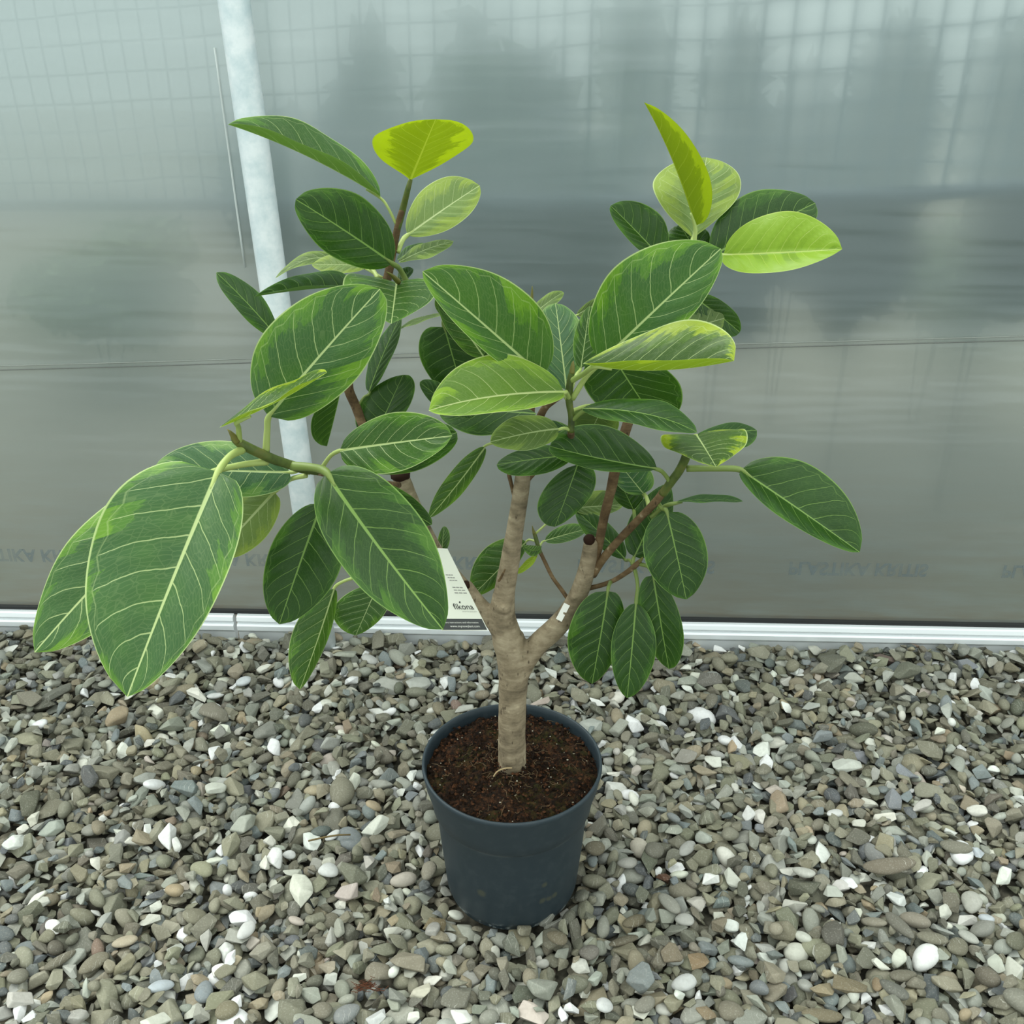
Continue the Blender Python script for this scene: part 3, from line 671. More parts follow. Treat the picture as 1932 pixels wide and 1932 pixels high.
# --- top-left tuft
leaf((718, 372), (430, 235), (601, 286), (605, 246), .03, -.05, -1, 1, 'mid', ctrl=(588, 302), pet=(748, 424, .03), petr=2.6, k=.26, bb=.6)
leaf((774, 340), (822, 225), (704, 262), (893, 264), .02, -.10, -.3, -.3, 'yellowback', flip=True, tm=.58, bb=.85, bow=.0, wave=.03)
leaf((741, 497), (558, 376), (619, 480), (684, 374), -.01, -.08, -.4, -.2, 'dark', pet=(768, 533, .02), petr=5)
leaf((769, 443), (905, 350), (808, 350), (865, 424), .05, .12, 0, 0, 'pale', pet=(750, 476, .03), petr=4.5, tm=.5)
leaf((752, 495), (856, 455), (798, 462), (818, 487), .02, .09, .8, -.8, 'grey', tm=.62, k=.24)
leaf((750, 491), (803, 460), (768, 468), (788, 482), .08, .12, .6, -.6, 'dark')
leaf((656, 500), (519, 525), (592, 498), (596, 474), .10, .06, -.5, .5, 'grey', ctrl=(596, 488), pet=(722, 525, .04), petr=3)
leaf((692, 503), (588, 500), (636, 519), (640, 482), .07, .06, -.7, .7, 'pale', tm=.55, pet=(714, 526, .03), petr=4)
leaf((662, 540), (480, 560), (570, 543), (600, 512), .02, -.10, -1, 1, 'dark', ctrl=(575, 548), pet=(725, 535, .02), k=.28)
leaf((548, 668), (408, 514), (446, 590), (482, 552), .06, .10, -.8, .8, 'dark', tm=.62, k=.24, bb=.8)
leaf((748, 533), (738, 611), (829, 543), (647, 533), .0, -.13, -.2, -.2, 'mid', tm=.42, bow=.02, bb=.5, cup=.03)
leaf((752, 534), (779, 507), (772, 524), (755, 510), .06, .10, .5, .5, 'dark')
leaf((696, 740), (755, 598), (703, 668), (745, 668), .06, .09, .9, -.4, 'dark', k=.26, pet=(676, 765, .05), petr=2)
leaf((705, 832), (761, 707), (676, 768), (777, 758), .04, .08, .2, .2, 'dark', pet=(700, 838, .03), petr=3)
leaf((838, 592), (750, 623), (790, 613), (792, 602), .06, .10, -.9, .9, 'grey', k=.2)
leaf((842, 600), (835, 548), (860, 575), (820, 572), .03, -.02, 0, 0, 'mid', pet=(840, 592, .05))
leaf((912, 672), (826, 560), (852, 640), (900, 590), .03, .0, 0, .5, 'mid')
# --- left branch
leaf((507, 786), (717, 545), (519, 607), (676, 712), -.21, -.24, -.1, -.3, 'big', pet=(502, 852, -.2), petr=6, tm=.42, bb=.42, k=.31)
leaf((414, 807), (617, 703), (532, 726), (516, 758), -.24, -.30, 1, -1, 'yellowvar', ctrl=(510, 768), pet=(452, 834, -.215), petr=5, k=.26, bb=.9, pu=.16)
leaf((546, 891), (289, 885), (452, 938), (420, 831), -.17, -.16, 0, .3, 'blue', tm=.5, pet=(585, 892, -.17), petr=4, bb=.5)
leaf((411, 890), (240, 1315), (428, 1092), (183, 1000), -.26, -.42, -.2, .3, 'big', tm=.42, bb=.42, pet=(458, 848, -.215), petr=7, k=.3, bow=.05)
leaf((388, 896), (65, 1231), (315, 1100), (170, 985), -.24, -.34, -.3, .3, 'big', tm=.48, pet=(505, 871, -.2), petr=6, petm=(450, 878, -.22), bb=.5)
leaf((518, 928), (405, 1052), (504, 1012), (440, 950), -.16, -.10, 0, 0, 'pale', pet=(578, 897, -.175), petr=4.5, bb=.5)
leaf((616, 893), (836, 1188), (788, 964), (650, 1068), -.22, -.36, -.3, -.2, 'dark', pet=(550, 879, -.19), petm=(590, 882, -.20), petr=8, tm=.44, bb=.5)
leaf((641, 850), (853, 822), (750, 779), (738, 893), -.19, -.26, -.2, -.2, 'mid', pet=(604, 888, -.17), petr=4, bb=.5)
leaf((672, 878), (862, 816), (755, 800), (795, 886), -.12, -.16, 0, -.4, 'dark', pet=(652, 902, -.14), petr=3)
leaf((607, 950), (527, 1178), (645, 1070), (508, 1042), -.15, -.20, -.2, -.2, 'dark', bb=.5)
leaf((631, 1111), (566, 1301), (621, 1196), (552, 1190), 0, -.06, .5, -.5, 'mid', pet=(673, 1089, .0), petr=3, petm=(650, 1096, .0))
leaf((714, 1102), (671, 1199), (731, 1148), (630, 1145), .02, .0, .2, .2, 'mid', tm=.5)
leaf((688, 908), (815, 990), (768, 930), (730, 968), -.10, -.14, 0, 0, 'dark', pet=(686, 902, -.12), petr=3)
leaf((833, 1048), (838, 993), (826, 1020), (849, 1018), .04, .06, 0, 0, 'mid', pet=(826, 1055, .02), petr=2)
leaf((645, 728), (617, 842), (634, 770), (588, 790), -.10, -.08, .4, -.4, 'dark')
# --- centre
leaf((1025, 712), (797, 512), (895, 646), (985, 548), -.10, -.20, -.5, -.2, 'big', pet=(1070, 752, -.10), petr=4, tm=.42, bb=.45)
leaf((838, 617), (882, 768), (922, 672), (793, 676), .05, .04, 0, -.2, 'dark', pet=(837, 594, .05), petr=4, bb=.42)
leaf((1064, 740), (809, 775), (955, 777), (925, 670), -.13, -.26, -.7, .3, 'light', ctrl=(942, 748), pet=(1074, 752, -.10), petr=4, bb=.5)
leaf((1069, 736), (1048, 572), (1010, 645), (1103, 640), -.05, .02, .2, .2, 'blue', pet=(1075, 744, -.10), petr=3, tm=.5, bb=.5)
leaf((1001, 597), (1063, 551), (1024, 562), (1042, 582), .07, .12, .5, -.5, 'grey')
leaf((1133, 684), (1360, 469), (1166, 501), (1288, 614), -.13, -.19, -.1, -.4, 'big', tm=.44, pet=(1080, 752, -.10), petr=5, bb=.5)
leaf((1100, 686), (1385, 681), (1300, 606), (1240, 681), -.17, -.24, .9, -1, 'yellowvar', ctrl=(1245, 700), tm=.55, pet=(1079, 718, -.10), petr=5, petm=(1100, 706, -.13), k=.27, bb=.75, pu=.10)
leaf((1150, 662), (1240, 800), (1278, 716), (1108, 740), -.06, -.04, .2, .2, 'dark', bb=.45)
leaf((1098, 771), (1315, 816), (1228, 754), (1195, 803), -.11, -.17, .7, -.7, 'dark', ctrl=(1208, 781), pet=(1079, 793, -.10), petr=4, bb=.75, pu=.08)
leaf((1240, 885), (1037, 842), (1110, 884), (1138, 803), -.07, -.10, -.8, .5, 'dark', ctrl=(1142, 868), pet=(1268, 916, -.06), petr=4, bb=.6)
leaf((1054, 809), (925, 834), (1000, 851), (978, 787), -.11, -.20, -.3, .3, 'grey', pet=(1077, 812, -.10), petr=3, bb=.45)
leaf((1085, 858), (937, 877), (1005, 899), (1010, 843), -.05, -.08, -.5, .5, 'dark')
leaf((1012, 780), (828, 773), (910, 823), (915, 760), -.04, -.02, -.4, .4, 'dark')
leaf((852, 748), (891, 788), (888, 764), (860, 780), -.08, -.10, 0, 0, 'dark')
leaf((862, 778), (792, 721), (818, 764), (838, 728), .02, .02, 0, 0, 'dark')
leaf((915, 844), (809, 978), (882, 916), (846, 892), .0, -.02, .5, -.5, 'mid', pet=(965, 842, -.03), petr=2.5, tm=.5, k=.22)
leaf((1090, 876), (1047, 994), (1121, 922), (1017, 940), -.02, -.05, 0, 0, 'dark', pet=(1078, 850, -.09), petr=3, bb=.5)
leaf((1135, 772), (1100, 842), (1166, 808), (1078, 782), -.03, -.02, 0, 0, 'grey', pet=(1079, 775, -.10))
leaf((1096, 694), (1112, 578), (1082, 640), (1142, 636), -.07, -.05, .2, .2, 'mid', pet=(1078, 735, -.10), petr=3)
leaf((1230, 642), (1367, 600), (1300, 556), (1320, 655), -.02, .04, 0, 0, 'grey', tm=.6, pet=(1196, 762, .02))
leaf((1300, 555), (1396, 627), (1366, 572), (1332, 622), .02, .06, 0, 0, 'dark')
leaf((1088, 594), (1152, 560), (1116, 566), (1124, 592), .06, .10, 0, 0, 'grey', pet=(1004, 640, .06), petr=2)
leaf((1080, 812), (1015, 800), (1045, 818), (1045, 793), -.02, .0, 0, 0, 'blue')
# --- top-right tuft
leaf((1311, 426), (1215, 193), (1290, 318), (1334, 322), .02, -.03, 1, -.4, 'yellowback', flip=True, ctrl=(1277, 326), tm=.42, pet=(1309, 500, .02), petr=4, k=.25, bb=.6, cup=.02)
leaf((1307, 449), (1333, 297), (1231, 348), (1397, 358), .04, .10, -.1, -.1, 'pale', tm=.58, pet=(1309, 500, .02), petr=3.5, bb=.75)
leaf((1343, 482), (1538, 383), (1400, 372), (1480, 475), .04, .08, .2, -.2, 'dark', tm=.47, pet=(1306, 498, .02))
leaf((1365, 481), (1589, 470), (1474, 399), (1440, 516), -.01, -.09, .2, -.6, 'yellow', ctrl=(1470, 477), pet=(1306, 500, .02), petr=4, bb=.6)
leaf((1252, 492), (1152, 388), (1183, 452), (1240, 402), .02, .02, -.5, .3, 'dark', pet=(1304, 505, .02), petr=4)
leaf((1318, 484), (1282, 424), (1258, 462), (1336, 440), .05, .08, 0, 0, 'dark')
# --- right branch
leaf((1314, 821), (1351, 881), (1410, 820), (1249, 838), -.08, -.20, -.1, -.2, 'yellowvar', tm=.45, bb=.5, bow=.03, pet=(1299, 832, -.075), petr=4)
leaf((1308, 825), (1428, 812), (1372, 800), (1392, 848), -.05, .02, .3, -.3, 'dark', tm=.6, pet=(1300, 845, -.07), petr=3)
leaf((1397, 887), (1622, 1042), (1552, 892), (1478, 980), -.08, -.16, -.2, -.9, 'dark', pet=(1296, 884, -.065), petm=(1345, 884, -.075), petr=6, bb=.55, k=.27)
leaf((1272, 948), (1402, 946), (1345, 936), (1340, 952), -.05, .0, .9, -.9, 'dark', tm=.6, pet=(1228, 976, -.045), petr=4, k=.2)
leaf((1258, 966), (1295, 1131), (1332, 1030), (1215, 1052), -.07, -.11, 0, 0, 'dark', pet=(1242, 950, -.05), petr=4, bb=.45, petm=(1250, 960, -.06))
leaf((1197, 1050), (1262, 912), (1188, 978), (1258, 1010), -.01, .03, .2, .2, 'dark', pet=(1193, 1066, -.02), petr=3.5)
leaf((1214, 931), (1158, 862), (1164, 914), (1226, 886), .0, .0, 0, 0, 'blue', pet=(1227, 966, -.045), petr=4, bb=.5)
leaf((1195, 961), (1160, 890), (1154, 932), (1210, 918), .02, .03, 0, 0, 'dark', pet=(1198, 990, -.035), petr=3.5, bb=.5)
leaf((1082, 958), (1176, 952), (1128, 925), (1128, 973), .05, .08, .3, -.3, 'grey', pet=(1009, 1008, .05), petr=2)
leaf((1179, 1054), (1088, 964), (1114, 1020), (1154, 994), .01, .05, -.4, .4, 'dark', pet=(1198, 1070, -.022), petr=3)
leaf((1028, 1020), (1108, 998), (1064, 991), (1070, 1023), .06, .10, .4, -.4, 'mid', pet=(1016, 1034, .045), petr=2)
leaf((993, 1022), (893, 1122), (956, 1090), (913, 1036), .06, .06, .2, -.2, 'mid', pet=(1012, 1022, .047), petr=2)
leaf((1022, 1030), (986, 1028), (1004, 1050), (1006, 1040), .04, .03, -.6, -.8, 'mid')
leaf((1014, 1046), (974, 1082), (998, 1070), (990, 1058), .05, .06, -.5, .5, 'yellow', flip=True, pet=(1016, 1036, .045), petr=2)
# --- lowest hanging leaves on the right
leaf((1147, 1115), (1117, 1290), (1176, 1192), (1072, 1190), -.03, -.06, -.1, -.1, 'dark', bb=.45, pet=(1152, 1098, -.01), petr=3.5)
leaf((1200, 1138), (1183, 1317), (1237, 1228), (1153, 1214), -.05, -.09, 0, 0, 'dark', pet=(1197, 1070, -.022), petm=(1203, 1104, -.04), petr=3.5, bb=.6)
leaf((1232, 1086), (1262, 1262), (1288, 1180), (1205, 1160), -.04, -.06, 0, 0, 'dark', pet=(1206, 1064, -.025), petm=(1222, 1069, -.035), petr=3.5, bb=.5)
# ================================================================== plant card and strap
def panel_frame(O, X, Y_, n):
    return lambda x, y, z=0.0: O+X*x+Y_*y+n*z
c0 = at(921, 1189, -.10); kpx = depth(c0)/F
Xv = (RGT*1.0-UPV*0.085+FWD*0.75)*kpx; Yv = (RGT*-0.56+UPV*1.0+FWD*0.75)*kpx; Nv = Xv.cross(Yv).normalized()
if Nv.dot(FWD) > 0: Nv = -Nv
PF = panel_frame(c0, Xv, Yv, Nv)          # card pixels: x<0 to the left of the lower right corner, y up
M_CARD = simple('cream_card', (236, 238, 224), 0.45); M_BAND = simple('charcoal_print', (66, 68, 68), 0.5); M_INK = simple('black_ink', (38, 38, 40), 0.6); M_GREYINK = simple('grey_ink', (150, 150, 144), 0.6); M_WHITE = simple('white_print', (236, 236, 228), 0.5)
card = tag(empty('plant_label', c0), 'cream plant label card with a dark lower band, leaning beside the trunk fork', 'label')
def slab(name, x0, x1, y0, y1, zf, th, mat, parent):
    q = [PF(x, y, z)-c0 for z in (zf-th, zf) for x, y in ((x0, y0), (x1, y0), (x1, y1), (x0, y1))]
    return mesh(name, q, [(3, 2, 1, 0), (4, 5, 6, 7), (0, 1, 5, 4), (1, 2, 6, 5), (2, 3, 7, 6), (3, 0, 4, 7)], mat, parent, smooth=False)
body = slab('card', -83, 0, 0, 150, 0, .0007, M_CARD, card)
slab('lower_band', -82, -1.6, 0.6, 19.5, .0002, .0002, M_BAND, body)
def ctext(s, x, y, h, w, mat, name='lettering'):
    tv, tf = text_mesh(s, 0.0); xa = min(v.x for v in tv); xb = max(v.x for v in tv)
    q = [PF(x+(v.x-xa)/(xb-xa)*w, y+v.y*h, .0006)-c0 for v in tv]; mesh(name, q, tf, mat, body, smooth=False)
ctext('fikona', -43, 36, 14.5, 36, M_INK)
lf = [PF(-29+dx, 48.5+dy, .0006)-c0 for dx, dy in ((0, 0), (1.6, 1.8), (3.6, 1.6), (2.2, 0), (3.4, -1.2), (1.6, -1.2), (-.2, -1.6))]
mesh('leaf_mark', lf, [tuple(range(7))], M_INK, body, smooth=False)
ctext('passion for green plants', -31, 31.4, 2.8, 27, M_GREYINK)
ctext('care instructions and information', -73, 11.5, 4.2, 61, M_WHITE); ctext('www.mynewplant.com', -66, 4.6, 5.6, 53, M_WHITE)
for x, y, w in ((-28, 98, 14), (-27, 93, 14), (-26, 88, 15), (-27, 75, 20), (-27, 70, 22), (-28, 65, 24)):
    for k in range(3): slab('text_line', x+w*k/3, x+w*(k+.8)/3, y, y+1.5, .0003, .0002, M_GREYINK, body)
q = at(1060, 1178, -.03); pts = [(1076, 1140), (1068, 1146), (1061, 1154), (1055, 1163), (1049, 1170)]
strap = tag(empty('white_tag', at(1062, 1155, -.028)), 'small white notched plastic tag strapped on the right fork of the trunk', 'tag')
O = at(1062, 1155, -.028); kp = depth(O)/F; ax = (RGT*0.46+UPV*0.89); ay = (RGT*0.89-UPV*0.46); az = ax.cross(ay).normalized()
if az.dot(FWD) > 0: az = -az
outl = [(-17, -6), (-17, 6), (-3.0, 6), (-2.4, 2.2), (-.6, .4), (1.2, 2), (1.8, 6), (17, 6), (17, -6)]
vs = [(ax*x+ay*y+az*z+ (az*-0.012*(x/16)**2 if False else Vector((0,0,0))))*kp for z in (0, 1.2) for x, y in outl]; n = len(outl)
fs = [tuple(range(n-1, -1, -1)), tuple(range(n, 2*n))]+[(k, (k+1) % n, n+(k+1) % n, n+k) for k in range(n)]
mesh('strip', vs, fs, M_WHITE, strap, smooth=False)
q = [(*at(994+2*math.sin(k), 1262+k*13, .02), 0.0007) for k in range(8)]
v_, f_ = tube_geo(q, 6); tag(mesh('wire', v_, f_, M_INK), 'thin black wire hanging behind the trunk down into the pot', 'wire')

# ================================================================== gravel
rs = np.random.RandomState(11)
def ico(sub):
    bm = bmesh.new(); bmesh.ops.create_icosphere(bm, subdivisions=sub, radius=1.0); bm.verts.ensure_lookup_table()
    v = np.array([x.co[:] for x in bm.verts]); f = np.array([[w.index for w in x.verts] for x in bm.faces], np.int32); bm.free(); return v, f
ICO = {s: ico(s) for s in (2, 3, 4)}
def pebble_shape(sub, r):
    """river-worn: a smooth lens with a lopsided outline"""
    v, f = ICO[sub]; q = v.copy(); k = r.uniform(1.7, 2.6)
    q[:, :2] *= ((np.abs(v[:, :2])**k).sum(1)+1e-9)[:, None]**0*1.0
    q[:, 0] *= 1+r.uniform(-.22, .22)*v[:, 1]; q[:, 1] *= 1+r.uniform(-.25, .25)*v[:, 0]
    q += .05*np.sin(v[:, [1, 2, 0]]*2.6+r.uniform(0, 6, 3)); q /= np.abs(q).max(0)
    return q, f, np.ones(len(f), bool)
def chip_shape(seg, r):
    """broken stone: bevelled convex hull"""
    n = r.randint(9, 14); p = r.normal(size=(n, 3)); p /= np.linalg.norm(p, axis=1)[:, None]; p *= r.uniform(.82, 1.08, n)[:, None]; p /= np.abs(p).max(0)
    bm = bmesh.new(); vv = [bm.verts.new(x) for x in p]
    h = bmesh.ops.convex_hull(bm, input=vv); bmesh.ops.delete(bm, geom=list({g for g in h['geom_interior'] if isinstance(g, bmesh.types.BMVert)}), context='VERTS')
    bmesh.ops.dissolve_limit(bm, angle_limit=math.radians(14), verts=bm.verts[:], edges=bm.edges[:])
    bmesh.ops.bevel(bm, geom=bm.edges[:]+bm.verts[:], offset=r.uniform(.10, .26), offset_type='OFFSET', segments=seg, profile=.55, affect='EDGES', clamp_overlap=True)
    bm.faces.ensure_lookup_table(); big = {}
    bmesh.ops.recalc_face_normals(bm, faces=bm.faces[:])
    for fa in bm.faces: fa.material_index = 1 if fa.calc_area() > .16 else 0
    bmesh.ops.triangulate(bm, faces=bm.faces[:]); bm.verts.ensure_lookup_table(); bm.verts.index_update()
    V = np.array([x.co[:] for x in bm.verts]); Fc = np.array([[w.index for w in x.verts] for x in bm.faces], np.int32); S = np.array([x.material_index == 0 for x in bm.faces]); bm.free()
    return V/np.abs(V).max(0), Fc, S
def rotm(yaw, tx, ty):
    cy, sy = math.cos(yaw), math.sin(yaw); R = np.array([[cy, -sy, 0], [sy, cy, 0], [0, 0, 1]])
    n = np.array([-tx, -ty, 1.0]); n /= np.linalg.norm(n); a = np.array([0, 0, 1.0]); v = np.cross(a, n); c = n[2]
    K = np.array([[0, -v[2], v[1]], [v[2], 0, -v[0]], [-v[1], v[0], 0]]); T = np.eye(3)+K+K@K/(1+c)
    return T@R
GX0, GX1, GY0, GY1, GR = -1.62, 1.62, -.66, .86, .004
nx, ny = int((GX1-GX0)/GR), int((GY1-GY0)/GR); H = np.full((nx, ny), -.032)
PAL = [((126, 123, 103), 28), ((112, 109, 91), 18), ((134, 136, 124), 16), ((137, 128, 104), 9), ((98, 97, 84), 10), ((154, 156, 146), 9), ((192, 192, 178), 7), ((220, 222, 214), 5), ((88, 93, 93), 6), ((150, 134, 106), 2), ((116, 124, 124), 6), ((172, 160, 148), .8), ((120, 100, 84), .3)]
pw = np.array([w for _, w in PAL], float); pw /= pw.sum()
def settle(x, y, a, b, c, yaw, tiltrand=.15, lift=.0):
    R_ = max(a, b); i0, i1 = int((x-R_-GX0)/GR), int((x+R_-GX0)/GR)+1; j0, j1 = int((y-R_-GY0)/GR), int((y+R_-GY0)/GR)+1
    i0 = max(i0, 0); j0 = max(j0, 0); i1 = min(i1, nx-1); j1 = min(j1, ny-1)
    if i1-i0 < 2 or j1-j0 < 2: return None
    X = GX0+(np.arange(i0, i1+1)+.5)*GR-x; Y = GY0+(np.arange(j0, j1+1)+.5)*GR-y; XX, YY = np.meshgrid(X, Y, indexing='ij')
    cy, sy = math.cos(yaw), math.sin(yaw); p = (XX*cy+YY*sy)/a; q = (-XX*sy+YY*cy)/b; rho = p*p+q*q; m = rho < 1
    if m.sum() < 3: return None
    h = H[i0:i1+1, j0:j1+1]; hm = h[m]; xm, ym = XX[m], YY[m]
    A = np.stack([xm, ym, np.ones_like(xm)], 1); sol = np.linalg.lstsq(A, hm, rcond=None)[0]
    tx, ty = np.clip(sol[0]*.75+rs.normal(0, tiltrand), -.75, .75), np.clip(sol[1]*.75+rs.normal(0, tiltrand), -.75, .75)
    und = c*np.sqrt(np.clip(1-rho[m], 0, 1)); gap = hm-(tx*xm+ty*ym)+und*.9
    zc = np.percentile(gap, 72)+lift
    top = zc+tx*xm+ty*ym+c*np.sqrt(np.clip(1-rho[m], 0, 1))*.92
    h[m] = np.maximum(hm, top)
    return zc, tx, ty, top.max()
STONES = []   # x,y,z,a,b,c,yaw,tx,ty,color,ang,label
def ok_spot(x, y, s):
    if math.hypot(x, y) < .1015+s*.30: return False
    return y < wy(x)-.027-s*.38
N1 = 11500
for k in range(int(N1*1.75)):
    best = None
    for _ in range(3):
        x_ = rs.uniform(-1.55, 1.55); y_ = rs.uniform(-.6, .78)
        if not ok_spot(x_, y_, .012): continue
        h_ = H[int((x_-GX0)/GR)-1:int((x_-GX0)/GR)+2, int((y_-GY0)/GR)-1:int((y_-GY0)/GR)+2].mean()
        if best is None or h_ < best[0]: best = (h_, x_, y_)
    if best is None: continue
    _, x, y = best
    s = .0068*math.exp(rs.normal(0, .38))+.0034
    s = min(s, .023)
    el = rs.uniform(1.05, 1.62); a = s*el; b = s*rs.uniform(.8, 1.05); c = s*rs.uniform(.42, .85); yaw = rs.uniform(0, pi)
    if not ok_spot(x, y, a): continue
    r = settle(x, y, a, b, c, yaw)
    if r is None: continue
    zc, tx, ty, top = r
    col = np.array(PAL[rs.choice(len(PAL), p=pw)][0], float)*rs.uniform(.98, 1.2)+rs.normal(0, 1.6, 3); col = np.minimum(col*.8+col.mean()*.2, 234)
    ang = 0.0 if rs.rand() < .16 else rs.uniform(.35, 1.0)
    STONES.append([x, y, zc, a, b, c, yaw, tx, ty, col, ang, None])
ZOFF = -float(np.percentile(H[int((-.3-GX0)/GR):int((.3-GX0)/GR), int((-.4-GY0)/GR):int((.4-GY0)/GR)], 50))
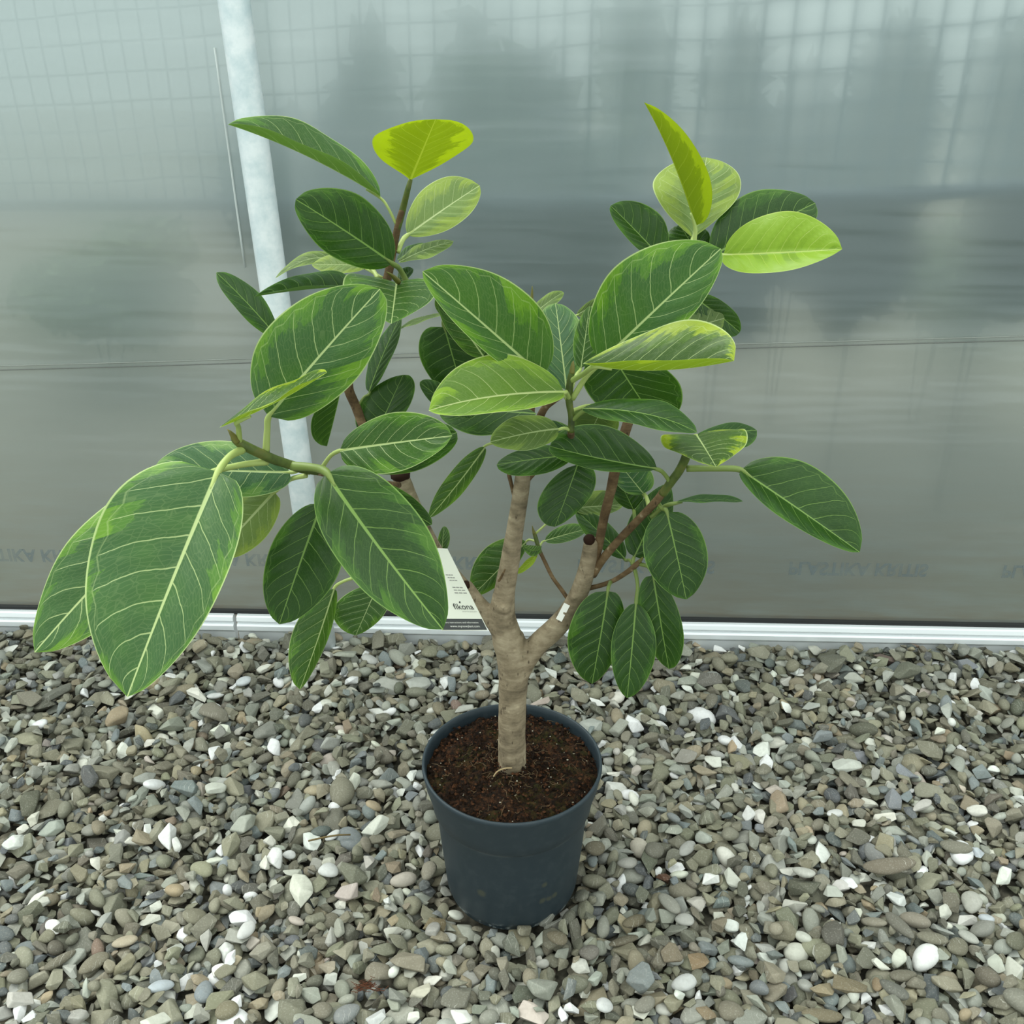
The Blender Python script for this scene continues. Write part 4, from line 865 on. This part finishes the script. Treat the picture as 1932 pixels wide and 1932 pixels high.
NAMED = [
 (620, 1645, 36, 32, 20, (226, 228, 222), 0, 'smooth round white pebble on the gravel left of the pot'),
 (660, 1680, 54, 33, 18, (206, 184, 172), .3, 'pinkish white pebble with a red patch, just below the round white pebble'),
 (628, 1576, 27, 19, 30, (228, 230, 226), 0, 'small oval white pebble beside the dry twig left of the pot'),
 (545, 1602, 25, 16, 0, (226, 228, 224), 0, 'small white pebble left of the dry twig'),
 (1677, 1641, 95, 31, -3, (138, 124, 98), 0, 'longest tan bar-shaped stone, in the gravel right of the pot'),
 (1555, 1911, 86, 26, 4, (142, 126, 88), 0, 'long tan finger-shaped stone at the bottom border of the photo'),
 (303, 1858, 48, 29, 30, (190, 204, 214), 0, 'bluish white oval pebble in the front left gravel'),
 (467, 1766, 40, 24, 60, (226, 226, 220), 0, 'upright white oval pebble in the front left gravel'),
 (234, 1770, 46, 24, 12, (196, 176, 138), .2, 'cream striped oval pebble in the front left gravel'),
 (32, 1833, 38, 38, 0, (142, 138, 114), 0, 'round olive disc pebble at the left border of the photo'),
 (176, 1810, 52, 30, 38, (140, 130, 100), .2, 'tan claw-shaped pebble in the front left gravel'),
 (110, 1806, 54, 24, 35, (126, 118, 92), 0, 'long olive-brown pebble slanting in the front left gravel'),
 (429, 1912, 46, 36, 0, (140, 130, 92), 0, 'rounded olive-tan stone at the bottom border, left'),
 (39, 1889, 46, 34, 15, (208, 202, 188), .9, 'jagged cream stone in the bottom left corner'),
 (57, 1918, 34, 30, 10, (222, 226, 224), .3, 'white stone at the bottom left corner edge'),
 (711, 1913, 44, 40, 0, (214, 218, 214), .9, 'large milky quartz stone at the bottom border, left of centre'),
 (793, 1865, 44, 32, 5, (216, 208, 176), .8, 'rough white and yellow quartz lump in front of the pot'),
 (652, 1905, 52, 32, 35, (142, 148, 146), .1, 'blue-grey half-moon pebble at the bottom border'),
 (1292, 1843, 48, 30, 15, (216, 218, 214), 0, 'white oval pebble in the gravel at lower right of the pot'),
 (1254, 1646, 30, 26, 0, (116, 66, 40), .7, 'rust-red dark stone in the gravel right of the pot'),
 (1317, 1807, 36, 31, 10, (168, 132, 84), .7, 'orange-tan angular stone at lower right of the pot'),
 (1266, 1805, 40, 36, 10, (150, 130, 96), .6, 'broad tan stone beside the orange-tan stone'),
 (1697, 1749, 60, 25, -50, (126, 122, 104), 0, 'long olive-grey oval slanting down right, in the right gravel'),
 (1758, 1772, 56, 24, -8, (138, 132, 104), 0, 'flat olive oval stone in the right gravel'),
 (1809, 1781, 44, 32, 30, (134, 128, 98), 0, 'rounded olive stone tilted up right, in the right gravel'),
 (1828, 1727, 42, 24, 8, (226, 222, 212), .8, 'white angular stone in the right gravel near the border'),
 (1860, 1738, 28, 23, 0, (196, 206, 214), 0, 'bluish white rounded pebble at the right border'),
 (1843, 1608, 32, 26, 0, (196, 208, 218), .4, 'pale blue-white stone at the right, level with the pot foot'),
 (1550, 1857, 48, 40, 10, (172, 150, 104), .4, 'yellow-tan rounded stone in the bottom right gravel'),
 (1603, 1857, 58, 30, -20, (144, 126, 86), .3, 'olive-tan flat stone beside the yellow-tan one, bottom right'),
 (1686, 1870, 52, 34, -25, (120, 120, 106), .1, 'smooth grey-olive stone in the bottom right gravel'),
 (1703, 1839, 56, 26, 10, (130, 122, 96), .2, 'flat olive slab above the smooth grey-olive stone'),
 (1918, 1900, 52, 50, 0, (146, 144, 122), 0, 'big round two-tone stone in the bottom right corner'),
 (1655, 1856, 30, 18, 80, (166, 134, 90), .1, 'upright orange-tan pebble in the bottom right gravel'),
 (1575, 1541, 36, 20, 25, (230, 230, 224), .2, 'white stone in the right gravel, level with the pot rim front'),
 (1643, 1777, 34, 18, 0, (228, 226, 218), .5, 'white chip in the right gravel, left of the slanting oval'),
 (1587, 1661, 36, 23, 10, (224, 218, 210), .4, 'pinkish white stone left of the longest tan stone'),
 (1514, 1657, 40, 24, -25, (206, 206, 190), .2, 'pale cream oval stone further left of the longest tan stone'),
 (1651, 1608, 44, 27, -50, (140, 142, 138), 0, 'grey oval pebble slanting above the longest tan stone'),
 (1803, 1603, 54, 26, -20, (140, 136, 112), 0, 'olive-grey flat oval above right of the longest tan stone'),
 (1741, 1522, 46, 18, 15, (206, 200, 188), .3, 'whitish striped pebble at right, level with the pot rim front'),
 (1414, 1527, 34, 24, 70, (228, 228, 222), .5, 'white upright stone in the gravel right of the pot rim'),
 (1338, 1286, 50, 40, 5, (120, 116, 104), .4, 'large dark grey stone right of the lowest hanging leaves'),
 (1297, 1594, 40, 22, 35, (178, 178, 168), 0, 'light grey banded oval pebble right of the pot'),
 (1184, 1628, 38, 25, 5, (186, 182, 168), .2, 'speckled cream oval pebble close right of the pot'),
 (1234, 1609, 34, 32, 40, (124, 120, 100), 0, 'round olive pebble right of the pot, between two pale ovals'),
 (1124, 1600, 40, 26, 10, (126, 114, 84), .1, 'olive-brown rounded stone touching the right side of the pot'),
 (1316, 1693, 44, 30, 15, (216, 206, 188), .8, 'pinkish cream angular stone in the gravel right of the pot'),
 (1358, 1735, 42, 28, 10, (148, 132, 100), .6, 'knobbly tan oval stone in the right gravel'),
 (1264, 1705, 44, 26, -45, (160, 158, 140), .1, 'pale grey-olive oval leaning, right of the pot foot'),
 (1293, 1731, 36, 28, -10, (196, 194, 182), .2, 'light grey stone right of the pot foot'),
 (1198, 1730, 48, 22, 15, (140, 124, 88), .2, 'olive-tan oblong stone right of the pot foot'),
 (1178, 1770, 60, 20, 15, (122, 110, 82), .1, 'long brown leaf-shaped stone below right of the pot foot'),
 (1051, 1779, 40, 26, -15, (128, 114, 82), 0, 'smooth olive-brown oval just in front of the pot'),
 (1112, 1793, 38, 28, 5, (132, 124, 110), .1, 'grey-brown oval in front of the pot, to the right'),
 (824, 1189, 42, 15, 0, (166, 178, 186), 0, 'flat blue-grey pebble below the tip of the big dark front leaf'),
 (405, 1307, 34, 16, 0, (222, 224, 220), 0, 'flat white pebble right of the largest leaf tip'),
 (460, 1284, 28, 24, 20, (214, 222, 226), 0, 'round bluish white pebble right of the largest leaf'),
 (697, 1242, 32, 24, -10, (204, 204, 196), .1, 'light round pebble behind the narrow hanging leaf'),
 (668, 1266, 28, 20, 10, (150, 142, 112), 0, 'smooth tan pebble beside the light round one behind the narrow leaf'),
 (1018, 1322, 40, 20, 20, (212, 184, 166), .8, 'pinkish stone behind the right rim of the pot'),
 (742, 1640, 36, 28, 0, (158, 134, 100), .5, 'tan-brown heart-shaped stone left of the pot'),
 (690, 1627, 34, 28, 60, (206, 198, 184), .8, 'cream angular stone left of the pot'),
 (820, 1740, 44, 30, 0, (136, 116, 70), .3, 'brownish ochre stone touching the pot foot at left'),
 (818, 1757, 30, 34, 0, (176, 172, 160), .5, 'grey stone with white veins below the pot foot'),
 (770, 1815, 66, 40, -15, (156, 144, 114), .8, 'broad tan angular stone in front of the pot to the left'),
 (618, 1820, 42, 24, 0, (178, 162, 130), .4, 'pale tan rounded stone in the front gravel left of centre'),
 (608, 1905, 40, 34, -20, (138, 130, 104), .2, 'rounded olive stone at the bottom border left of the half-moon pebble'),
 (1380, 1905, 48, 40, -20, (144, 134, 106), .2, 'rounded olive-tan stone at the bottom border right of centre'),
 (1332, 1910, 40, 24, 0, (160, 132, 90), .4, 'orange-tan block stone at the bottom border'),
 (1218, 1893, 42, 26, 25, (142, 138, 118), .1, 'grey-olive oval at the bottom border, centre right'),
 (1140, 1897, 36, 30, 30, (224, 226, 222), .2, 'white rounded stone at the bottom border, right of the pot'),
]
for px, py, lo, sh, an, col, ang, lab in NAMED:
    g = ground(px, py, .012-ZOFF) if False else ground(px, py, .010)
    k = depth(g)/F; el = math.atan2(CAM.z-g.z, math.hypot(g.x-CAM.x, g.y-CAM.y)); sn = math.sin(el)
    a2 = math.radians(an); ux, uy = math.cos(a2), math.sin(a2)/sn          # ground direction of the long axis
    yaw = math.atan2(uy, ux); a = lo/2*k*math.hypot(ux, uy)*1.04
    if abs(an) > 45: a = lo/2*k*1.15
    b = sh/2*k*1.12; c = min(b, a)*.58; g2 = Vector((g.x, g.y, 0))
    if not ok_spot(g.x, g.y, 0): continue
    r = settle(g.x, g.y, a, b, c, yaw, .05, -.25*c)
    if r: STONES.append([g.x, g.y, r[0], a, b, c, yaw, r[1]*.6, r[2]*.6, (lambda q: q*.55+q.mean()*.37)(np.array(col, float)), ang, lab])
# --- which ones show largest
cand = []
for i, s in enumerate(STONES):
    s[2] += ZOFF
    P = Vector((s[0], s[1], s[2])); px, py, d = project(P)
    if not (-5 < px < 1937 and 1180 < py < 1937): continue
    size = math.sqrt(s[3]*max(s[4], s[5]))*F/d
    ii, jj = int((s[0]-GX0)/GR), int((s[1]-GY0)/GR); top = s[2]+s[5]*.9
    hid = H[max(0, ii-1):ii+2, max(0, jj-1):jj+2].mean()+ZOFF-top
    if s[11]: cand.append((1e6, i)); continue
    if hid > .0015: continue
    if 800 < px < 1135 and 1340 < py < 1760: continue
    cand.append((size, i))
cand.sort(reverse=True); solo = [i for _, i in cand[:300]]; solos = set(solo)
def stone_mat(name, use_attr):
    t = NT(name); p = t.pos(); c = t.attr('stone', 'Color')
    n1 = t.noise(p, 140, 4, .65); n2 = t.noise(p, 420, 3, .6)
    c = t.mix(t.m('MULTIPLY', t.sm(n1, .35, .75), .32), c, t.mix(0.5, c, lin(92, 84, 66)))
    c = t.mix(t.m('MULTIPLY', t.sm(n2, .5, .75), .22), c, lin(206, 204, 192))
    wv = t.n('ShaderNodeTexWave'); t.set(wv.inputs['Vector'], p); wv.inputs['Scale'].default_value = 38; wv.inputs['Distortion'].default_value = 9; wv.inputs['Detail'].default_value = 3
    c = t.mix(t.m('MULTIPLY', t.sm(wv.outputs['Fac'], .985, .999), t.sm(t.noise(p, 26, 1), .58, .68, 0, .5)), c, lin(214, 212, 202))
    return t.done(t.pbr(c, .78, .35, 0, t.bump(t.m('ADD', n1, t.m('MULTIPLY', n2, .4)), .35, .0016)))
M_STONE = stone_mat('river_stone', True)
VAR = {s: [pebble_shape(s, np.random.RandomState(300+k)) for k in range(12)]+[chip_shape(1 if s == 2 else 2, np.random.RandomState(400+k)) for k in range(40)] for s in (2, 3)}
def stone_verts(s, sub, r):
    k = r.randint(0, 12) if s[10] < .3 else r.randint(12, 52); V, Fc, S = VAR[sub][k]
    return V*np.array([s[3], s[4], s[5]])@rotm(s[6], s[7], s[8]).T, Fc, S
def linc(c):
    c = np.clip(np.array(c)/255, 0, 1); return np.where(c <= .04045, c/12.92, ((c+.055)/1.055)**2.4)
VV, FF, CC, SS = [], [], [], []; base = 0; r2 = np.random.RandomState(77)
for i, s in enumerate(STONES):
    if i in solos: continue
    if s[1] > .9: continue
    sub = 3 if (s[1] < -.05 and abs(s[0]) < .75 and s[3] > .010) else 2
    v, f, sm_ = stone_verts(s, sub, r2); SS.append(sm_); VV.append(v+np.array(s[:3])); FF.append(f+base); base += len(v); CC.append(np.tile(linc(s[9]), (len(v), 1)))
V = np.concatenate(VV); Fa = np.concatenate(FF); Ca = np.concatenate(CC)
grv = npmesh('gravel', V, Fa, M_STONE, smooth=np.concatenate(SS))
def setcol(me, C):
    ca = me.color_attributes.new('stone', 'FLOAT_COLOR', 'POINT'); ca.data.foreach_set('color', np.concatenate([C, np.ones((len(C), 1))], 1).astype(np.float32).ravel())
setcol(grv.data, Ca); grv['kind'] = 'stuff'; grv['label'] = 'mixed grey and tan river gravel covering the ground'; grv['category'] = 'gravel'
def cname(c):
    m_ = c.mean(); w = c[0]-c[2]
    if m_ > 205: return 'white'
    if m_ > 172: return 'pale grey' if w < 22 else 'cream'
    if w > 44: return 'ochre tan'
    if w > 26: return 'olive brown' if m_ < 122 else 'tan'
    if m_ < 102: return 'dark grey'
    return 'grey' if w < 15 else 'olive grey'
def where(px, py):
    if py < 1500: return 'far gravel, left of the pot' if px < 966 else 'far gravel, right of the pot'
    row = 'middle gravel' if py < 1720 else 'front gravel'
    if px < 420: return row+' at the left border'
    if px < 800: return row+' left of the pot'
    if px < 1140: return 'gravel in front of the pot'
    if px < 1500: return row+' right of the pot'
    return row+' at the right border'
for i in solo:
    s = STONES[i]; v, f, sm_ = stone_verts(s, 3, r2)
    o = npmesh('pebble', v, f, M_STONE, smooth=sm_); o.location = s[:3]; setcol(o.data, np.tile(linc(s[9]), (len(v), 1)))
    if s[11]: tag(o, s[11], 'pebble', 'gravel stones')
    else:
        px, py, d = project(Vector(s[:3])); sz = 'large ' if s[3] > .0225 else ('medium ' if s[3] > .0185 else 'small ')
        sh = ('rounded ' if s[10] < .3 else 'angular ')+('oblong ' if s[3]/s[4] > 1.5 else '')
        tag(o, f'{sz}{cname(s[9])} {sh}stone in the {where(px, py)}', 'pebble', 'gravel stones')
# litter on the stones
def gz(px, py): return ground(px, py, .012)
pr = [(*(gz(a, b)+Vector((0, 0, z))), .0016) for a, b, z in ((582, 1590, .004), (610, 1586, .007), (640, 1582, .008), (662, 1580, .006))]
v_, f_ = tube_geo(pr, 7, .3); tag(mesh('twig', v_, f_, simple('dry_twig', (112, 96, 62), .9)), 'dry brown twig lying on the gravel left of the pot', 'twig')
g = gz(697, 1867); vs, fs = [], []; rng = random.Random(3)
for k in range(70):
    c0 = Vector((g.x+rng.gauss(0, .011), g.y+rng.gauss(0, .004), g.z+.005+abs(rng.gauss(0, .003)))); dr = Vector((1, rng.gauss(0, .5), rng.gauss(0, .3))).normalized(); L = rng.uniform(.006, .014)
    tv_, tf_ = tube_geo([(*(c0+dr*L*(j/2-.5)+Vector((0, 0, rng.gauss(0, .001)))), .0004) for j in range(3)], 4); b = len(vs); vs += tv_; fs += [tuple(b+i for i in f) for f in tf_]
tag(mesh('fibre_tuft', vs, fs, simple('rust_fibre', (92, 52, 30), .95)), 'reddish brown clump of root fibre on the front gravel', 'fibre clump')
